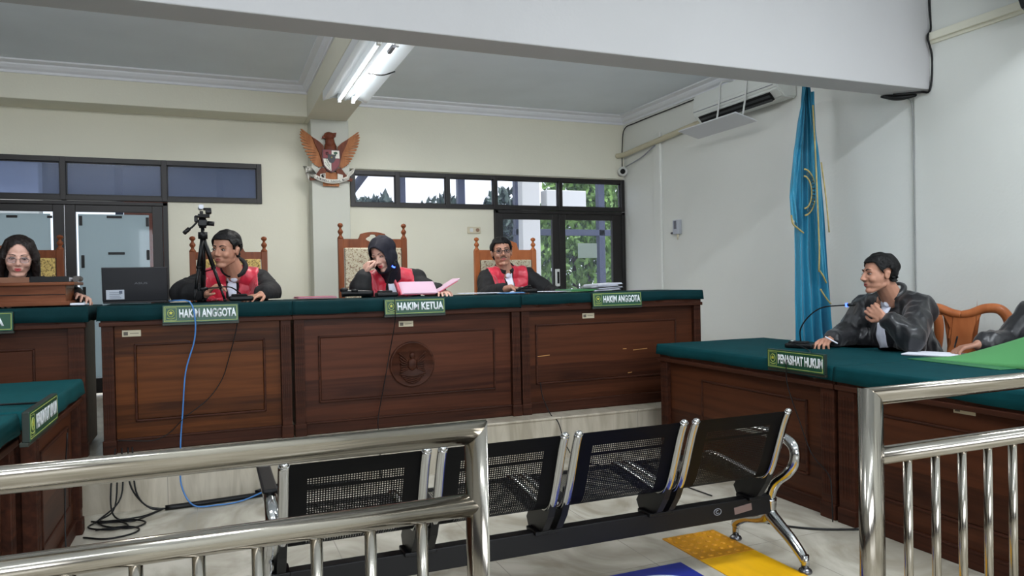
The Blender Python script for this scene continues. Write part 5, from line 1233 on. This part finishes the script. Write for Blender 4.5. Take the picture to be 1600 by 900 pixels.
        bm = BM(); bm.from_mesh(hm); bmesh.ops.delete(bm, geom=[v for v, k in zip(bm.verts, d) if k], context='VERTS'); bm.to_mesh(hm); bm.free()
        hj = addmesh('head_scarf', hm, HIJAB, r); sm_ = hj.modifiers.new('t', 'SOLIDIFY'); sm_.thickness = .004; sm_.offset = -1
    # robe
    if robe:
        Q = [('e', chest, (hw*.92+.02, .128, .185), RT), ('c', chest, pelvis, .15, .17), ('c', chest+ax*.03, pelvis+ax*.05, .14, .16), ('c', chest-ax*.03, pelvis-ax*.05, .14, .16)]
        nb = neckb-up*.012
        Q += [('c', nb-fw*.015, sl, .058, .074), ('c', nb-fw*.015, sr, .058, .074), ('c', chest+up*.05, sl-up*.03, .11, .078), ('c', chest+up*.05, sr-up*.03, .11, .078)]
        for (S, E_, W_, Hd, pn, side, curl) in arms:
            Q += [('c', S, E_, .078, .075), ('c', E_, E_+(W_-E_)*robe, .075, .062), ('c', (S+E_)/2, (S+E_)/2+V(0, 0, -.05), .07, .065), ('c', E_, (chest+pelvis)/2, .06, .10)]
            dr = E_+(W_-E_)*robe*.8; Q += [('c', E_+V(0, 0, -.02), dr+V(0, 0, -.015), .066, .055)]
        for s_, kn in ((-1, knees[0]), (1, knees[1])): Q.append(('c', pelvis+ax*.09*s_, kn, .115, .085)); Q.append(('c', kn, V(kn.x, kn.y, root[2]+.25), .085, .09))
        Q = [q for q in Q]
        if zcut is not None: Q = [q for q in Q]
        rm = blob(Q, .008, 6); folds(rm, foldamp, (13, 13, 4), seed)
        if zcut is not None:   # cloth resting on the desk top flattens there
            co = getco(rm); ymax, zc, axis = zcut
            t = co @ np.array(axis[0]); m_ = (t < axis[1]) & (co[:, 2] < zc); co[m_, 2] = zc; 
            setco(rm, co)
        axn = np.array(ax); fwn = np.array(fw); upn = np.array(up); cn = np.array(chest)
        if panels:
            def pp(co, no):
                d = co-cn; x = d @ axn; f_ = d @ fwn; u_ = d @ upn
                lo = .034+np.clip((-.02-u_)*.10, 0, .03); hi = .142+np.clip(u_*.12, -.02, .02)
                return (np.abs(x) > lo) & (np.abs(x) < hi) & (u_ > -.32) & (f_ > -.07) & ((no @ fwn > -.1) | (no @ upn > .3)) & (f_ < .21)
            pm = shell(rm, pp, .007, .006, .006, seed, (16, 16, 6)); addmesh('red_panel', pm, RED, r, label='red satin front panel of the robe')
        if bib:
            def pb(co, no):
                d = co-cn; x = d @ axn; f_ = d @ fwn; u_ = d @ upn
                return (np.abs(x) < .030+np.clip((.10-u_)*.07, 0, .02)) & (u_ > -.22) & (f_ > .02) & (no @ fwn > .0) & (f_ < .22)
            wm = shell(rm, pb, .012, .005, .003, seed+3, (70, 70, 3), one=True); addmesh('white_bib', wm, BIB, r, label='white pleated bib')
        addmesh('robe', rm, robe_m, r, label='black court robe')
        if collar:
            b = BM(); cpt = neckb+up*.036-fw*.008
            tube(b, [cpt+(ax*math.cos(a)*.070+(-fw)*math.sin(a)*.066)+up*(.022*math.sin(a)) for a in [PI*(-.42)+k*PI*1.84/16 for k in range(17)]], .018, 10, 3, flat=.6); obj('collar', b, robe_m, r)
            if bib: b = BM(); sph(b, neckb+fw*.062-up*.012, (.022, .014, .022), sub=3); obj('bib_knot', b, BIB, r)
    if glasses:
        g = BM()
        for sx in (-1, 1): tube(g, [M @ V(sx*.031+.0215*math.copysign(abs(math.cos(a))**.7, math.cos(a)), -.1015+.018*abs(math.cos(a)*.5+.5*sx*0)*0, .004+.0155*math.copysign(abs(math.sin(a))**.7, math.sin(a))) for a in [k*PI/10 for k in range(21)]], glasses[1], 6, 2); tube(g, [M @ V(sx*.0525, -.100, .008), M @ V(sx*.072, -.085, .009), M @ V(sx*.079, -.02, .006), M @ V(sx*.08, .015, .002)], glasses[1], 6)
        tube(g, [M @ V(-.010, -.1015, .007), M @ V(0, -.104, .010), M @ V(.010, -.1015, .007)], glasses[1], 6); gl = obj('glasses', g, glasses[0], r)
        g = BM()
        for sx in (-1, 1): box(g, sx*.031-.020, sx*.031+.020, -.1015, -.1005, -.010, .018, .0, M)
        obj('lens', g, PANE_LENS, gl)
    if must:
        b = BM(); tube(b, [M @ V(x, y, z) for x, y, z in ((-.024, -.085, -.047), (-.012, -.094, -.041), (0, -.097, -.040), (.012, -.094, -.041), (.024, -.085, -.047))], .0035, 6); obj('moustache', b, mat('grey_moustache', (96, 80, 74), .8), r)
    return r, M
PANE_LENS = pane_mat('lens_glass', (240, 242, 246), .0)
def ROOTM(r): return T(-r.location)
def addmesh_local(name, me, m, parent):
    me.polygons.foreach_set('use_smooth', [True]*len(me.polygons)); me.name = name
    return finish(name, me, m, parent, True)
Rd = math.radians
DZ = .282
# left judge
person('short haired judge in red and black robe seated behind the tripod', (.12, 5.45, DZ), V(.085, 5.02, 1.432), (Rd(-34), Rd(6), Rd(4)), V(.135, 5.13, 1.295), V(-.045, 5.20, 1.235), V(.30, 5.18, 1.235), V(.13, 5.26, 1.10), V(.13, 5.50, .83),
       [(V(-.045, 5.20, 1.225), V(-.175, 5.02, 1.165), V(-.035, 4.90, 1.155), V(.01, 4.85, 1.20), V(.6, -.2, -.3), -1, [.5, .7, .8, .9]),
        (V(.30, 5.18, 1.225), V(.345, 5.0, 1.155), V(.28, 4.83, 1.142), V(.24, 4.78, 1.137), V(0, 0, -1), 1, .25)], SKIN, (V(0, 5.15, .76), V(.27, 5.15, .76)), robe=.72, zcut=(0, 1.117, ((0, 1, 0), 5.24)), seed=2, look=-.003)
# head judge
person('woman judge in dark head scarf resting her cheek on her hand', (1.19, 5.5, DZ), V(1.115, 5.12, 1.398), (Rd(-40), Rd(20), Rd(-13)), V(1.185, 5.20, 1.255), V(1.03, 5.24, 1.205), V(1.375, 5.21, 1.225), V(1.20, 5.29, 1.075), V(1.2, 5.52, .82),
       [(V(1.03, 5.24, 1.20), V(.93, 5.02, 1.165), V(.965, 5.03, 1.265), V(.985, 5.05, 1.335), V(.9, .3, .1), -1, [1.3, 1.3, 1.3, 1.3]),
        (V(1.36, 5.21, 1.20), V(1.45, 5.08, 1.125), V(1.47, 4.90, 1.135), V(1.46, 4.83, 1.132), V(0, 0, -1), 1, .3)], SKIN_F, (V(1.05, 5.15, .76), V(1.34, 5.15, .76)), robe=.70, female=True, hair='hijab', zcut=(0, 1.117, ((0, 1, 0), 5.24)), seed=5, lips=LIPR, collar=False, eyeclose=1, look=-.004)
# right judge
person('judge with dark glasses and thin moustache leaning back in the orange chair', (2.17, 5.6, DZ), V(2.135, 5.44, 1.425), (Rd(-14), Rd(-2), Rd(-4)), V(2.175, 5.47, 1.275), V(2.02, 5.47, 1.222), V(2.365, 5.47, 1.235), V(2.19, 5.52, 1.06), V(2.2, 5.62, .83),
       [(V(2.02, 5.47, 1.21), V(1.95, 5.28, 1.09), V(2.04, 5.02, 1.15), V(2.10, 4.96, 1.14), V(0, 0, -1), -1, .4),
        (V(2.365, 5.47, 1.225), V(2.53, 5.42, 1.10), V(2.50, 5.16, 1.07), V(2.46, 5.08, 1.065), V(0, 0, -1), 1, .5)], SKIN_D, (V(2.05, 5.22, .76), V(2.34, 5.22, .76)), robe=.6, glasses=(GLASSFD, .0022), must=True, seed=9)
# woman with glasses, far left
person('woman with long dark hair and glasses reading behind the wooden box at the left edge', (-1.12, 5.5, DZ), V(-1.062, 5.16, 1.398), (Rd(9), Rd(14), Rd(3)), V(-1.09, 5.24, 1.255), V(-1.26, 5.27, 1.20), V(-.92, 5.25, 1.20), V(-1.09, 5.31, 1.07), V(-1.1, 5.5, .82),
       [(V(-1.26, 5.27, 1.19), V(-1.36, 5.06, 1.16), V(-1.18, 4.93, 1.145), V(-1.12, 4.90, 1.15), V(.3, 0, -1), -1, .6),
        (V(-.92, 5.25, 1.19), V(-.82, 5.10, 1.16), V(-.74, 5.02, 1.15), V(-.71, 4.96, 1.16), V(-.5, 0, -1), 1, .5)], SKIN_F, (V(-1.25, 5.15, .76), V(-.95, 5.15, .76)), robe=.75, female=True, hair='long', hairm=HAIR_B, glasses=(GLASSFR, .0012), seed=12, lips=LIPR, panels=False, bib=False, zcut=(0, 1.117, ((0, 1, 0), 5.24)), eyeclose=1)
# lawyer at the microphone
fwd = Rd(-68)
person('young lawyer in black satin robe in profile at the right side desk microphone', (4.0, 3.2, 0), V(3.665, 3.215, 1.195), (Rd(-110), Rd(2), Rd(-2)), V(3.785, 3.225, 1.055), V(3.79, 3.42, 1.0), V(3.80, 3.05, 1.005), V(3.85, 3.24, .84), V(4.0, 3.24, .56),
       [(V(3.78, 3.43, .99), V(3.69, 3.46, .835), V(3.49, 3.42, .805), V(3.42, 3.40, .80), V(0, 0, -1), -1, [.6, .8, .9, 1.0]),
        (V(3.80, 3.05, .995), V(3.60, 2.95, .845), V(3.51, 3.05, .945), V(3.49, 3.10, .985), V(.75, .5, .1), 1, [.8, 1.0, 1.1, 1.1])], SKIN, (V(3.66, 3.36, .53), V(3.66, 3.1, .53)), robe=.80, robe_m=SATIN_B, seed=15, panels=False, zcut=(0, .762, ((1, 0, 0), 3.73)), foldamp=.016)
# second lawyer at the right edge
person('lawyer in black robe cut by the right photo edge, hand on the white papers', (4.2, 2.3, 0), V(3.97, 2.405, 1.19), (Rd(-100), Rd(6), Rd(0)), V(4.06, 2.38, 1.02), V(4.02, 2.58, .965), V(4.04, 2.20, .965), V(4.09, 2.38, .83), V(4.15, 2.38, .56),
       [(V(4.02, 2.57, .955), V(3.93, 2.62, .825), V(3.74, 2.665, .815), V(3.69, 2.71, .80), V(0, 0, -1), -1, [.5, .7, .8, .8]),
        (V(4.03, 2.20, .955), V(3.85, 2.20, .83), V(3.65, 2.30, .80), V(3.6, 2.33, .795), V(0, 0, -1), 1, .4)], SKIN_D, (V(3.9, 2.5, .53), V(3.9, 2.25, .53)), robe=.70, robe_m=SATIN_B, seed=19, panels=False, zcut=(0, .762, ((1, 0, 0), 3.73)), foldamp=.014)
